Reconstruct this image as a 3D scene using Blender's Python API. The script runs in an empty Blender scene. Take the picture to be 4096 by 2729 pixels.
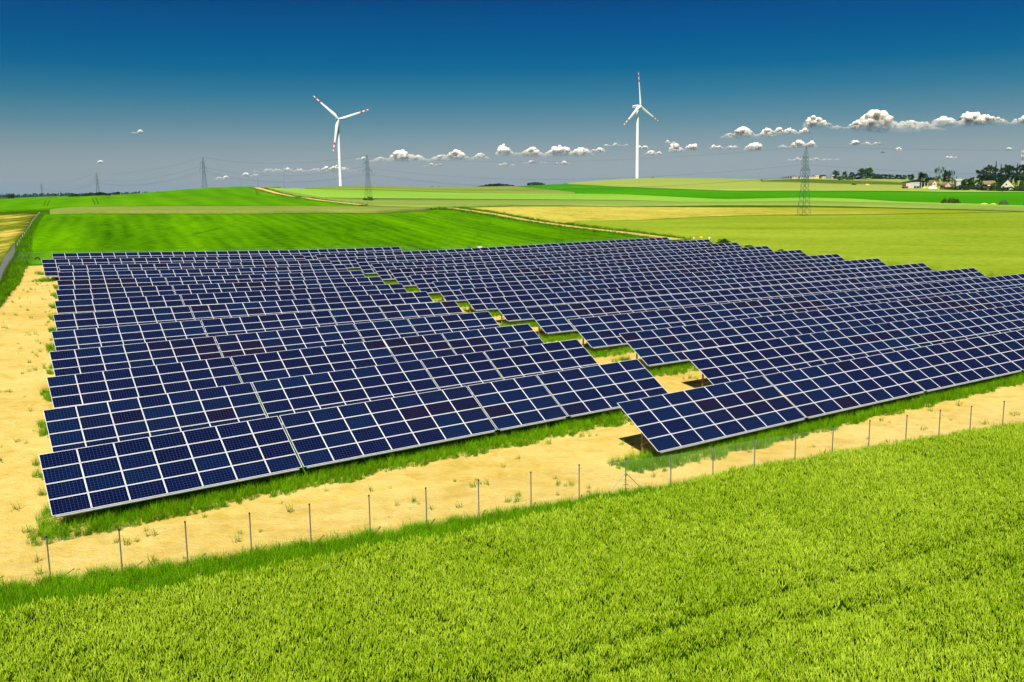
import bpy, math, random
import numpy as np
from mathutils import Vector, Matrix, Quaternion
R = math.radians
sc = bpy.context.scene
col = sc.collection
random.seed(7)

# ------------------------------------------------------------------ camera
CAM_H = 15.063
cd = bpy.data.cameras.new('camera'); cam = bpy.data.objects.new('camera', cd); col.objects.link(cam)
pit, roll = R(9.286), R(-0.674)
fw = Vector((0, math.cos(pit), -math.sin(pit))); up0 = Vector((0, math.sin(pit), math.cos(pit))); rt0 = Vector((1, 0, 0))
rt = math.cos(roll) * rt0 + math.sin(roll) * up0
up = -math.sin(roll) * rt0 + math.cos(roll) * up0
cam.matrix_world = Matrix(((rt.x, up.x, -fw.x, 0), (rt.y, up.y, -fw.y, 0), (rt.z, up.z, -fw.z, CAM_H), (0, 0, 0, 1)))
cd.sensor_width = 36.0; cd.lens = 3679.8 / 4096 * 36.0
cd.clip_start = 0.5; cd.clip_end = 60000
sc.camera = cam

# ------------------------------------------------------------------ sun and sky
SUN_EL = R(53.5)
sun_h = Vector((-0.16, -0.987, 0)).normalized()
to_sun = (sun_h * math.cos(SUN_EL) + Vector((0, 0, math.sin(SUN_EL)))).normalized()
sd = bpy.data.lights.new('sun', 'SUN'); sd.energy = 4.6; sd.angle = R(0.53); sd.color = (1.0, 0.955, 0.86)
so = bpy.data.objects.new('sun', sd); col.objects.link(so)
so.rotation_euler = (-to_sun).to_track_quat('-Z', 'Y').to_euler(); so.location = (0, 0, 80)

w = bpy.data.worlds.new('World'); sc.world = w; w.use_nodes = True
nt = w.node_tree; nt.nodes.clear()
out = nt.nodes.new('ShaderNodeOutputWorld'); bg = nt.nodes.new('ShaderNodeBackground')
sky = nt.nodes.new('ShaderNodeTexSky'); sky.sky_type = 'NISHITA'; sky.sun_disc = False
sky.sun_elevation = SUN_EL; sky.sun_rotation = math.atan2(sun_h.x, sun_h.y)
sky.altitude = 100; sky.air_density = 1.0; sky.dust_density = 0.6; sky.ozone_density = 3.0
tc = nt.nodes.new('ShaderNodeTexCoord'); sep = nt.nodes.new('ShaderNodeSeparateXYZ')
nt.links.new(tc.outputs['Generated'], sep.inputs[0])
ramp = nt.nodes.new('ShaderNodeValToRGB'); nt.links.new(sep.outputs['Z'], ramp.inputs[0])
SKYR = [(0.0, (0.42, 0.42, 0.50)), (0.018, (0.31, 0.315, 0.375)), (0.044, (0.232, 0.251, 0.2855)), (0.0709, (0.125, 0.2004, 0.2362)), (0.0976, (0.045, 0.1631, 0.2157)), (0.1242, (0.004, 0.1268, 0.2043)), (0.1504, (0.0, 0.1029, 0.2027)), (0.1764, (0.0, 0.0873, 0.1915)), (0.202, (0.0, 0.060, 0.150)), (1.0, (0.0, 0.060, 0.150))]
els = ramp.color_ramp.elements
while len(els) < len(SKYR): els.new(0.5)
for e, (p, c) in zip(els, SKYR): e.position = p; e.color = (*c, 1)
mul = nt.nodes.new('ShaderNodeMix'); mul.data_type = 'RGBA'; mul.blend_type = 'MULTIPLY'; mul.inputs[0].default_value = 1.0
nt.links.new(sky.outputs[0], mul.inputs[6]); nt.links.new(ramp.outputs[0], mul.inputs[7])
nt.links.new(mul.outputs[2], bg.inputs[0]); bg.inputs[1].default_value = 0.12
nt.links.new(bg.outputs[0], out.inputs[0])
vs = sc.view_settings; vs.view_transform = 'Standard'; vs.look = 'None'; vs.exposure = 0.80; vs.gamma = 1.0; vs.use_curve_mapping = False
CTRL=[(-21.7,41.1,0.23),(-11.8,47.4,0.42),(9.6,60.8,0.83),(13.0,63.0,0.87),(-25.3,48.8,0.53),(-15.4,55.0,0.69),(6.0,68.5,1.00),(9.4,70.6,1.06),(-28.9,56.4,0.87),(-19.0,62.7,0.94),(2.4,76.1,1.14),(5.8,78.3,1.17),(-32.5,64.1,1.26),(-22.6,70.3,1.29),(-1.2,83.8,1.22),(2.2,85.9,1.25),(64.3,125.1,1.05),(-36.1,71.8,1.58),(-26.2,78.0,1.52),(-4.8,91.5,1.33),(-1.4,93.6,1.37),(60.7,132.8,1.22),(-39.7,79.4,2.01),(-29.8,85.7,1.85),(-8.5,99.1,1.55),(-5.0,101.3,1.53),(57.3,140.6,1.35),(-43.3,87.1,2.33),(-33.4,93.3,2.15),(-12.1,106.8,1.64),(-8.7,108.9,1.60),(53.7,148.2,1.58),(-46.9,94.7,2.61),(-36.9,101.0,2.37),(-15.7,114.4,1.83),(-12.2,116.6,1.78),(50.3,156.0,1.80),(-50.5,102.4,2.88),(-40.6,108.7,2.55),(-19.3,122.1,1.95),(-15.9,124.2,1.92),(46.8,163.7,2.02),(-54.1,110.1,3.30),(-44.2,116.3,2.89),(-22.7,129.9,2.22),(-19.4,131.9,2.13),(43.2,171.4,2.32),(-57.7,117.7,3.46),(-47.8,124.0,3.09),(-26.4,137.4,2.37),(-23.0,139.6,2.32),(39.6,179.0,2.51),(-63.2,124.2,3.81),(-53.3,130.4,3.44),(-32.0,143.9,2.67),(32.1,184.2,2.72),(-65.8,132.5,4.18),(-55.8,138.7,3.81),(-18.8,162.1,2.75),(6.8,49.2,0.44),(16.9,55.5,0.68),(26.7,61.7,0.80),(-18.2,33.9,-0.25),(-6.5,38.5,0.00),(6.0,43.0,0.25),(17.4,47.4,0.40),(28.0,51.2,0.55),(-30.0,15.0,-1.20),(0.0,12.0,-0.80),(30.0,12.0,-0.20),(70.0,20.0,0.80),(-120.0,20.0,-1.00),(0.0,-80.0,-2.00),(-150.0,-100.0,-2.00),(150.0,-100.0,1.00),(160.0,60.0,1.20),(150.0,120.0,1.60),(-90.0,80.0,2.60),(-200.0,120.0,4.00),(-500.0,100.0,4.00),(500.0,60.0,2.00),(500.0,250.0,5.00),(-900.0,-300.0,5.00),(900.0,-300.0,5.00),(0.0,-1200.0,5.00),(-900.0,500.0,10.00),(900.0,500.0,10.00),(-151.1,275.0,9.72),(-197.5,360.0,10.95),(-328.7,600.0,12.98),(-492.9,900.0,13.13),(-1368.7,2500.0,13.00),(-124.6,282.0,9.61),(-152.2,345.0,10.59),(-246.6,560.0,13.90),(-93.7,285.0,9.03),(-111.7,340.0,10.21),(-144.2,440.0,13.58),(-183.2,560.0,18.24),(-78.1,285.0,8.84),(-93.0,340.0,10.00),(-120.1,440.0,13.30),(-158.0,580.0,19.02),(-50.1,290.0,8.39),(-63.8,370.0,9.11),(-90.1,523.0,10.55),(-113.5,660.0,15.13),(-135.6,790.0,19.74),(-25.9,330.0,8.17),(-35.3,450.0,9.25),(-46.9,600.0,12.09),(-56.2,720.0,15.31),(-64.7,830.0,18.42),(0.5,310.0,7.05),(0.6,360.0,8.07),(0.7,430.0,8.76),(1.3,700.0,13.36),(1.7,860.0,18.20),(41.1,300.0,3.63),(61.5,450.0,7.17),(84.7,620.0,11.59),(111.9,820.0,18.72),(162.4,1190.0,27.60),(61.6,720.0,14.89),(73.6,860.0,18.96),(95.8,1120.0,24.57),(234.9,850.0,18.60),(317.7,1150.0,23.80),(49.8,215.0,3.16),(64.8,280.0,4.08),(78.6,340.0,4.73),(99.3,430.0,7.05),(152.1,660.0,12.92),(195.7,850.0,20.18),(253.2,1100.0,25.75),(73.8,230.0,2.71),(107.9,337.0,4.02),(137.5,430.0,6.60),(159.7,500.0,8.15),(207.4,650.0,12.29),(302.8,950.0,19.81),(414.2,1300.0,26.36),(96.3,220.0,2.36),(147.0,337.0,4.47),(174.3,400.0,5.37),(260.8,600.0,10.74),(286.7,660.0,13.63),(433.9,1000.0,20.31),(564.0,1300.0,24.97),(111.3,200.0,1.07),(191.0,345.0,4.67),(207.5,375.0,4.96),(347.7,630.0,9.67),(397.1,720.0,11.95),(606.1,1100.0,17.59),(-500.0,800.0,12.00),(-300.0,800.0,13.00),(-250.0,1000.0,13.50),(-150.0,1100.0,14.00),(0.0,1200.0,14.00),(0.0,1800.0,16.00),(-226.0,1200.0,15.60),(170.0,1500.0,22.00),(420.0,1700.0,22.00),(800.0,1700.0,22.00),(1100.0,1200.0,18.00),(-700.0,1500.0,12.00),(-300.0,2200.0,12.00),(600.0,2500.0,18.00),(-1500.0,2500.0,12.50),(1500.0,2500.0,16.00),(0.0,3500.0,13.00),(-2500.0,3500.0,13.00),(2500.0,3500.0,14.00),(-2500.0,0.0,8.00),(2500.0,0.0,8.00),(0.0,-2500.0,8.00)]
NEAR=62
FIELDS={'F1':([(-76.0,141.2),(-73.3,143.0),(-70.5,144.7),(-67.7,146.4),(-65.0,148.2),(-62.2,149.9),(-59.5,151.6),(-56.7,153.4),(-54.0,155.1),(-51.2,156.8),(-48.5,158.6),(-45.7,160.3),(-43.0,162.1),(-40.2,163.8),(-37.4,165.5),(-34.7,167.3),(-31.9,169.0),(-29.2,170.7),(-26.4,172.5),(-18.3,165.8),(-15.6,167.5),(-12.8,169.2),(-10.1,171.0),(-7.3,172.7),(-4.6,174.4),(-1.8,176.2),(0.9,177.9),(3.7,179.6),(6.5,181.4),(9.2,183.1),(12.0,184.9),(14.7,186.6),(17.5,188.3),(20.2,190.1),(23.0,191.8),(25.7,193.5),(28.5,195.3),(31.3,197.0),(34.0,198.7),(36.8,200.5)],[(-137.2,272.3),(-132.6,272.8),(-128.3,273.7),(-124.1,275.2),(-119.7,276.2),(-115.3,277.2),(-110.8,278.1),(-106.3,279.1),(-101.9,280.6),(-97.2,281.1),(-92.5,282.1),(-87.6,282.1),(-82.6,282.1),(-77.7,282.1),(-73.1,283.6),(-68.5,285.1),(-63.9,287.1),(-59.3,289.2),(-54.3,289.7),(-49.2,289.7),(-44.1,289.7),(-39.7,294.8),(-35.5,303.3),(-31.2,313.6),(-27.4,333.6),(-21.9,339.6),(-15.0,317.0),(-9.0,302.2),(-3.7,291.2),(1.3,281.6),(6.0,271.8),(10.4,262.4),(14.4,253.7),(18.2,245.3),(21.9,238.1),(25.4,231.9),(28.6,225.4),(31.6,218.3),(34.3,211.9),(37.0,206.0)]),
'F2':([(-134.0,270.4),(-131.4,272.3),(-128.7,274.2),(-125.9,276.2),(-123.2,278.1),(-120.1,279.6),(-116.9,280.6),(-113.6,281.6),(-110.2,282.6),(-107.1,284.1),(-103.7,285.1),(-100.3,286.1),(-96.9,287.1),(-93.2,287.6),(-89.6,288.1),(-85.8,288.1),(-82.1,288.6),(-78.5,289.2),(-75.1,290.7),(-71.7,292.8),(-68.3,294.8),(-64.9,296.9),(-61.5,299.6),(-57.8,300.6),(-53.8,300.6),(-49.8,300.1),(-45.8,300.1),(-42.3,303.3),(-39.2,310.9),(-36.1,319.2),(-32.8,329.0),(-29.3,337.8)],[(-147.9,298.5),(-154.1,319.8),(-154.2,329.0),(-152.2,334.2),(-150.2,339.6),(-145.5,339.0),(-140.8,338.4),(-136.1,337.8),(-131.4,337.2),(-126.9,337.2),(-122.5,337.2),(-118.0,337.2),(-113.6,337.2),(-109.2,337.2),(-104.5,336.6),(-100.1,336.6),(-95.7,336.6),(-91.6,337.8),(-87.6,339.6),(-83.7,342.0),(-80.0,345.6),(-76.3,349.3),(-72.7,354.3),(-69.2,360.6),(-65.9,368.3),(-61.8,372.9),(-56.8,372.9),(-51.3,368.3),(-45.7,362.5),(-40.3,356.8),(-35.0,351.2),(-30.0,346.9)]),
'F3':([(-218.2,319.2),(-213.3,317.5),(-208.9,316.4),(-204.1,314.7),(-199.7,313.6),(-195.0,312.0),(-190.7,310.9),(-186.4,309.8),(-182.1,308.7),(-177.9,307.6),(-173.7,306.5),(-169.5,305.4),(-167.1,307.6),(-165.9,312.0),(-164.5,316.4),(-163.4,321.5),(-161.9,326.1),(-160.3,330.7),(-158.7,335.4),(-157.0,340.2),(-155.1,345.0),(-152.2,347.5),(-147.9,346.9),(-143.6,346.3),(-139.3,345.6),(-135.0,345.0),(-130.8,344.4),(-126.7,344.4),(-122.7,344.4),(-118.7,344.4),(-114.7,344.4),(-110.7,344.4),(-106.7,344.4),(-102.6,344.4),(-98.6,344.4),(-94.9,345.6),(-94.4,345.6),(-92.9,346.9),(-91.2,347.5),(-89.8,349.3),(-88.3,350.6),(-86.9,352.4),(-85.3,353.7),(-83.9,355.6),(-82.4,357.4),(-81.0,359.3),(-79.6,361.9),(-78.1,363.8),(-76.6,365.7),(-74.9,367.0),(-73.4,369.0),(-71.9,371.6),(-70.3,373.6),(-68.7,375.6),(-67.1,377.6),(-65.3,378.9),(-63.5,380.2),(-61.7,381.6)],[(-618.3,906.9),(-598.2,892.6),(-580.5,881.6),(-564.3,872.3),(-549.2,864.7),(-535.4,858.6),(-521.7,852.5),(-509.1,848.0),(-496.5,843.5),(-485.0,840.6),(-473.5,837.6),(-461.3,833.2),(-461.3,851.0),(-471.7,889.4),(-489.0,942.8),(-526.7,1039.0),(-598.1,1210.6),(-587.8,1218.5),(-577.4,1226.5),(-566.0,1232.5),(-555.3,1240.5),(-543.5,1246.6),(-296.4,698.4),(-285.6,691.9),(-246.1,613.5),(-242.6,623.0),(-237.9,629.7),(-232.1,633.6),(-225.7,636.5),(-219.3,639.4),(-212.9,642.4),(-206.4,645.4),(-199.5,647.4),(-192.9,650.4),(-185.9,652.4),(-178.6,653.4),(-151.5,556.9),(-146.2,548.1),(-141.4,540.4),(-136.4,531.9),(-131.7,524.5),(-127.4,518.0),(-122.9,510.7),(-118.1,501.8),(-111.9,486.1),(-98.9,439.5),(-94.7,431.1),(-91.1,425.0),(-87.7,419.0),(-84.3,413.2),(-81.4,409.5),(-78.5,405.9),(-75.7,402.4),(-72.9,398.8),(-70.1,394.6),(-67.4,391.1),(-64.6,387.0),(-61.9,382.9)]),
'F4a':([(-145.2,560.9),(-135.2,551.0),(-125.9,543.3),(-116.6,534.7),(-107.3,524.5),(-101.2,530.0),(-95.1,536.6),(-88.5,541.4),(-81.8,546.2),(-74.8,550.1),(-67.6,553.0),(-60.3,555.0),(-52.8,556.9),(-45.3,557.9),(-37.7,558.9),(-30.0,558.9),(-22.3,557.9),(-14.7,557.9),(-7.0,555.9),(0.6,554.0),(8.2,552.0),(15.7,550.1),(23.2,547.2),(30.5,543.3),(37.7,540.4),(44.8,536.6),(51.8,532.9),(58.8,530.0),(65.5,525.4),(71.3,515.3),(77.0,506.2),(82.4,496.5),(87.6,487.8),(93.7,484.4),(99.4,480.1),(105.3,476.7),(111.3,474.2),(117.8,474.2),(124.3,474.2),(130.8,474.2),(137.6,475.0),(144.3,475.9),(151.1,476.7),(156.3,472.5),(161.1,467.6),(165.8,462.6),(170.3,457.7),(175.1,453.7),(179.7,449.7),(184.0,445.0),(188.1,440.3),(191.8,434.9),(195.3,429.5),(198.4,423.5),(201.4,417.6),(204.3,411.7),(207.0,405.9),(209.3,399.5),(211.4,393.2),(213.4,387.0),(215.7,381.6),(217.8,376.2),(219.9,371.0),(222.3,366.4),(224.1,361.3),(226.3,356.8),(228.4,352.4),(230.0,347.5),(232.3,343.8),(234.2,339.6)],[(-145.7,562.9),(-140.4,572.9),(-154.4,667.7),(-160.0,734.9),(-147.9,724.6),(-137.3,720.8),(-126.9,718.3),(-116.7,715.7),(-106.9,715.7),(-96.8,713.2),(-86.6,709.4),(-76.5,705.7),(-66.4,701.9),(-56.5,698.2),(-46.6,693.3),(-36.9,688.4),(-27.2,681.2),(-17.7,676.4),(-8.4,675.2),(0.8,671.6),(10.0,666.9),(18.9,661.0),(27.7,654.1),(36.3,647.2),(44.8,641.5),(52.9,633.6),(60.7,624.7),(68.6,618.1),(76.1,610.5),(82.6,596.6),(88.8,584.1),(94.7,570.9),(100.4,558.9),(105.6,546.2),(110.3,532.9),(115.0,520.8),(120.0,511.6),(127.5,513.4),(135.2,516.2),(142.8,518.0),(150.7,520.8),(158.7,523.5),(166.8,526.3),(172.5,521.7),(177.1,514.4),(182.0,508.0),(186.0,500.0),(187.8,486.9),(190.1,475.9),(191.9,464.3),(195.5,457.7),(199.7,452.9),(203.7,448.1),(208.1,444.2),(211.9,439.5),(215.3,434.1),(218.2,428.0),(221.0,422.0),(223.6,416.1),(226.1,410.3),(228.5,404.5),(230.8,398.8),(233.4,393.9),(235.5,388.4),(237.5,382.9),(239.4,377.6),(241.2,372.3),(242.9,367.0),(244.4,361.9),(245.9,356.8)]),
'F4b':([(-144.4,557.9),(-132.8,541.4),(-122.4,528.2),(-112.6,516.2),(-90.1,440.3),(-80.7,422.8),(-72.6,409.5),(-65.3,398.8),(-57.8,385.7),(-51.7,379.6),(-46.3,377.6),(-40.7,374.2),(-35.2,370.3),(-30.3,372.9),(-25.5,377.6),(-20.5,380.9),(-15.4,384.3),(-10.3,389.1),(-5.0,395.3),(0.4,402.4),(6.1,410.3),(11.8,413.2),(17.6,416.8),(23.6,421.3),(29.8,427.3),(35.8,428.8),(41.8,429.5),(47.6,428.8),(53.4,428.0),(60.2,434.9),(66.7,438.0),(72.8,438.7),(78.8,438.7),(84.9,438.7),(90.7,438.0),(96.6,437.2),(102.6,437.2),(108.2,435.7),(114.0,434.9),(119.8,434.1),(125.8,434.1),(131.5,433.4),(137.5,433.4),(142.4,430.3),(147.5,428.0),(152.4,425.0),(157.1,422.0),(161.5,418.3),(166.1,415.4),(170.3,411.7),(174.4,408.1),(178.5,404.5),(182.1,400.2),(185.3,395.3),(188.4,390.5),(191.1,385.0),(193.6,379.6),(195.7,373.6),(198.1,368.3),(200.3,363.2),(202.4,358.1),(204.8,353.7),(207.1,349.3),(209.7,345.6),(212.2,342.0),(214.3,337.8),(216.7,334.2),(219.0,330.7),(221.2,327.2),(223.7,324.3)],[(-145.2,560.9),(-135.2,551.0),(-125.9,543.3),(-116.6,534.7),(-107.3,524.5),(-101.2,530.0),(-95.1,536.6),(-88.5,541.4),(-81.8,546.2),(-74.8,550.1),(-67.6,553.0),(-60.3,555.0),(-52.8,556.9),(-45.3,557.9),(-37.7,558.9),(-30.0,558.9),(-22.3,557.9),(-14.7,557.9),(-7.0,555.9),(0.6,554.0),(8.2,552.0),(15.7,550.1),(23.2,547.2),(30.5,543.3),(37.7,540.4),(44.8,536.6),(51.8,532.9),(58.8,530.0),(65.5,525.4),(71.3,515.3),(77.0,506.2),(82.4,496.5),(87.6,487.8),(93.7,484.4),(99.4,480.1),(105.3,476.7),(111.3,474.2),(117.8,474.2),(124.3,474.2),(130.8,474.2),(137.6,475.0),(144.3,475.9),(151.1,476.7),(156.3,472.5),(161.1,467.6),(165.8,462.6),(170.3,457.7),(175.1,453.7),(179.7,449.7),(184.0,445.0),(188.1,440.3),(191.8,434.9),(195.3,429.5),(198.4,423.5),(201.4,417.6),(204.3,411.7),(207.0,405.9),(209.3,399.5),(211.4,393.2),(213.4,387.0),(215.7,381.6),(217.8,376.2),(219.9,371.0),(222.3,366.4),(224.1,361.3),(226.3,356.8),(228.4,352.4),(230.0,347.5),(232.3,343.8),(234.2,339.6)]),
'F5':([(-1.5,1021.3),(8.6,846.5),(17.4,798.6),(25.4,760.0),(32.9,729.8),(39.5,697.0),(45.3,662.2),(51.8,647.2),(58.6,639.2),(65.3,631.3),(71.9,624.7),(78.1,615.9),(83.6,604.1),(89.1,593.5),(94.2,582.1),(99.2,571.9),(103.8,560.9),(108.3,550.1),(112.5,539.5),(116.3,528.2),(120.4,518.9),(126.6,519.8),(133.2,521.7),(139.8,523.5),(146.4,525.4),(153.1,527.2),(159.8,529.1),(166.9,531.9),(172.5,530.0),(176.8,524.5),(181.0,518.9),(185.4,514.4),(188.8,507.1),(190.6,496.5),(192.7,486.9),(194.6,477.6),(196.7,469.2),(200.0,464.3),(203.7,460.2),(206.9,455.3),(210.3,451.3),(213.4,446.6),(216.7,442.6),(219.1,437.2),(221.9,432.6),(224.2,427.3),(226.4,422.0),(228.5,416.8),(230.5,411.7),(232.9,407.4),(234.8,402.4),(237.0,398.1),(238.7,393.2),(240.3,388.4),(241.9,383.6),(243.3,378.9),(245.2,374.9),(246.5,370.3),(247.8,365.7),(249.4,361.9)],[(-1.5,1021.3),(10.6,1041.3),(23.1,1061.6),(36.2,1082.4),(45.2,1003.0),(54.4,959.6),(62.3,911.7),(69.6,869.2),(76.1,830.2),(82.5,798.6),(89.0,773.6),(95.6,754.7),(102.4,740.2),(109.1,727.2),(115.7,715.7),(122.1,704.4),(128.5,694.5),(134.7,684.8),(140.9,676.4),(147.0,668.1),(153.2,661.0),(160.3,658.7),(167.7,657.5),(175.1,656.4),(182.4,655.2),(189.7,654.1),(197.0,652.9),(203.9,650.6),(210.4,647.2),(216.4,642.6),(222.3,638.1),(228.2,633.6),(234.3,630.2),(240.0,625.8),(246.0,622.5),(252.4,620.3),(257.8,615.9),(263.1,611.6),(268.8,608.4),(274.5,605.1),(280.6,603.0),(287.6,603.0),(295.2,604.1),(303.3,606.2),(312.1,609.4),(322.0,614.8),(332.7,621.4),(343.6,628.0),(353.4,632.5),(361.5,633.6),(369.5,634.7),(376.9,634.7),(383.7,633.6),(390.4,632.5),(397.1,631.3),(403.1,629.1),(409.0,626.9),(414.9,624.7),(420.7,622.5),(425.7,619.2)]),
'F6':([(-148.4,565.8),(-145.5,570.9),(-143.1,578.0),(-159.5,664.6),(-155.3,667.7),(-190.2,844.5),(-164.6,754.7),(-156.8,744.1),(-150.0,737.5),(-143.8,733.6),(-137.9,731.1),(-132.0,728.5),(-126.7,728.5),(-121.1,727.2),(-115.7,727.2),(-110.4,727.2),(-105.0,727.2),(-99.5,725.9),(-93.8,723.3),(-88.3,722.1),(-82.8,720.8),(-77.3,718.3),(-71.8,717.0),(-66.3,714.5),(-61.0,713.2),(-55.5,710.7),(-50.1,708.2),(-44.8,706.9),(-39.4,704.4),(-34.1,701.9),(-28.8,698.2),(-23.6,695.8),(-18.4,694.5),(-13.3,694.5),(-8.1,694.5),(-3.0,693.3),(2.1,690.9),(7.2,688.4),(12.2,684.8),(17.2,681.2),(22.0,676.4),(26.9,672.8),(31.6,668.1),(36.4,664.5),(41.1,661.0),(45.6,656.4)],[(-172.3,657.4),(-168.0,659.5),(-163.9,662.5),(-159.5,664.6),(-155.3,667.7),(-190.2,844.5),(-184.6,847.2),(-179.2,851.2),(-173.5,853.9),(-167.7,856.7),(-161.7,858.0),(-155.6,859.4),(-149.5,860.7),(-143.4,862.1),(-137.5,864.8),(-131.5,867.6),(-125.3,869.0),(-119.3,871.7),(-113.2,874.5),(-107.1,877.3),(-101.0,880.1),(-95.0,884.3),(-88.7,887.1),(-82.6,891.4),(-76.5,897.1),(-70.6,905.7),(-64.4,912.9),(-58.1,920.3),(-51.9,929.1),(-45.4,938.1),(-39.0,948.6),(-32.4,962.4),(-25.7,974.8),(-18.8,989.0),(-11.6,1001.8),(-4.3,1016.4),(2.8,883.2),(8.7,830.2),(14.3,800.0),(19.5,774.9),(24.6,753.3),(29.4,734.9),(33.9,717.0),(38.3,699.5),(42.3,681.2),(46.1,663.4)]),
'F7':([(58.9,966.4),(63.0,926.3),(67.5,897.3),(71.8,872.3),(76.0,849.5),(79.8,825.8),(83.6,805.7),(87.4,788.8),(91.4,774.9),(95.5,762.7),(99.7,753.3),(103.7,744.1),(107.9,736.2),(112.0,728.5),(115.9,720.8),(120.0,714.5),(124.0,708.2),(128.0,701.9),(131.8,695.8),(135.6,689.7),(139.5,684.8),(143.1,678.8),(147.0,674.0),(150.4,668.1),(154.4,664.5),(158.9,663.4),(163.6,663.4),(168.1,662.2),(172.5,661.0),(177.2,661.0),(178.3,661.0),(185.0,659.9),(191.4,657.5),(198.1,656.4),(204.4,654.1),(210.3,650.6),(216.1,647.2),(221.8,643.7),(227.1,639.2),(232.3,634.7),(237.8,631.3),(243.3,628.0),(248.7,624.7),(254.5,622.5),(259.3,618.1),(264.5,614.8),(269.7,611.6),(274.8,608.4),(280.3,606.2),(286.8,606.2),(293.8,607.3),(301.4,609.4),(309.5,612.7),(317.8,615.9),(327.3,621.4),(337.5,628.0),(347.3,633.6),(355.9,636.9),(363.4,638.1),(370.9,639.2),(377.7,639.2),(384.6,639.2),(390.8,638.1),(396.9,636.9),(403.0,635.8),(408.4,633.6),(413.7,631.3),(419.0,629.1),(424.3,626.9),(429.5,624.7)],[(69.4,1140.0),(78.6,1154.8),(87.7,1166.2),(96.8,1175.7),(105.7,1181.4),(114.3,1183.3),(123.1,1187.2),(132.0,1191.1),(141.2,1196.9),(150.7,1204.7),(160.1,1210.6),(169.6,1216.5),(178.6,1218.5),(187.2,1218.5),(195.6,1216.5),(203.6,1212.6),(211.9,1210.6),(219.9,1206.7),(227.4,1200.8),(235.2,1196.9),(242.5,1191.1),(249.8,1185.3),(257.0,1179.5),(264.1,1173.8),(271.6,1169.9),(279.1,1166.2),(286.5,1162.4),(293.8,1158.6),(356.2,1366.2),(368.4,1375.2),(251.3,932.9),(262.7,937.9),(274.1,942.8),(280.7,931.2),(286.1,916.6),(290.2,898.9),(294.1,881.6),(297.1,863.1),(303.1,854.0),(308.4,843.5),(313.6,833.2),(318.5,822.9),(323.3,812.8),(327.9,802.8),(332.4,792.9),(333.7,776.3),(334.9,760.0),(337.0,746.7),(340.2,736.2),(351.1,742.8),(361.6,748.0),(371.6,752.0),(381.0,754.7),(389.8,756.0),(398.6,757.3),(407.4,758.7),(415.5,758.7),(424.4,760.0),(432.5,760.0),(440.7,760.0),(448.0,758.7),(456.1,758.7),(463.4,757.3),(470.7,756.0),(478.0,754.7),(485.2,753.3),(492.4,752.0),(498.7,749.4),(505.8,748.0),(512.0,745.4)]),
'F8':([(255.4,946.2),(264.2,951.2),(272.2,952.9),(280.2,954.6),(284.7,944.5),(289.1,934.5),(292.3,921.4),(295.4,908.5),(298.3,895.7),(300.5,881.6),(304.8,873.9),(309.5,867.7),(313.5,860.1),(317.5,852.5),(321.4,845.0),(325.7,839.1),(329.4,831.7),(333.1,824.4),(336.6,817.1),(340.6,811.4),(345.8,808.5),(351.5,807.1),(356.6,804.2),(362.3,802.8),(368.0,801.4),(373.0,798.6),(378.7,797.2),(384.3,795.8),(389.9,794.3),(395.4,792.9)],[(266.0,985.4),(281.0,1011.9),(302.6,1059.4),(356.2,1213.8),(371.0,1231.1),(385.4,1246.4),(390.3,1231.1),(394.4,1213.8),(397.6,1194.7),(400.6,1175.8),(398.5,1143.1),(368.5,1033.6),(366.8,1006.5),(368.2,988.9),(370.0,973.3),(372.4,959.6),(374.7,946.2),(376.8,932.9),(378.7,919.8),(380.6,906.9),(383.7,897.3),(386.6,887.9),(390.2,880.1),(392.9,870.8),(395.6,861.6),(398.9,854.0),(401.3,845.0),(404.4,837.6),(406.7,828.8),(409.6,821.5)]),
'F9':([(269.8,997.7),(299.0,1059.4),(362.7,1233.3),(383.4,1253.0),(394.8,1242.0),(400.9,1216.0),(407.4,1192.6),(406.9,1151.2),(373.7,1022.7),(373.8,990.6),(376.8,968.2),(379.5,946.2),(382.6,926.3),(386.7,910.1),(391.3,895.7),(396.3,883.2),(400.4,869.2),(405.0,857.0),(409.3,845.0),(413.5,833.2),(421.2,828.8),(429.5,825.8),(437.8,822.9),(445.2,818.6),(453.4,815.7),(461.4,812.8),(469.5,809.9),(476.6,805.7),(484.4,802.8),(492.3,800.0),(499.1,795.8),(505.9,791.5),(512.6,787.4),(519.2,783.2),(525.8,779.1),(531.3,773.6)],[(372.7,1377.4),(390.9,1384.2),(408.7,1388.8),(425.2,1388.8),(441.7,1388.8),(459.0,1391.1),(477.1,1395.6),(494.5,1397.9),(511.1,1397.9),(528.5,1400.2),(545.2,1400.2),(560.9,1397.9),(576.6,1395.6),(592.2,1393.3),(607.7,1391.1),(625.3,1393.3),(642.9,1395.6),(661.7,1400.2),(679.4,1402.5),(698.4,1407.1),(716.3,1409.4),(735.4,1414.1),(754.7,1418.7),(772.9,1421.1),(792.4,1425.7),(810.6,1428.1),(830.3,1432.8),(848.8,1435.1),(867.3,1437.5),(885.8,1439.9),(904.4,1442.2),(921.6,1442.2),(940.3,1444.6),(957.5,1444.6),(974.6,1444.6),(991.8,1444.6)]),
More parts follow.
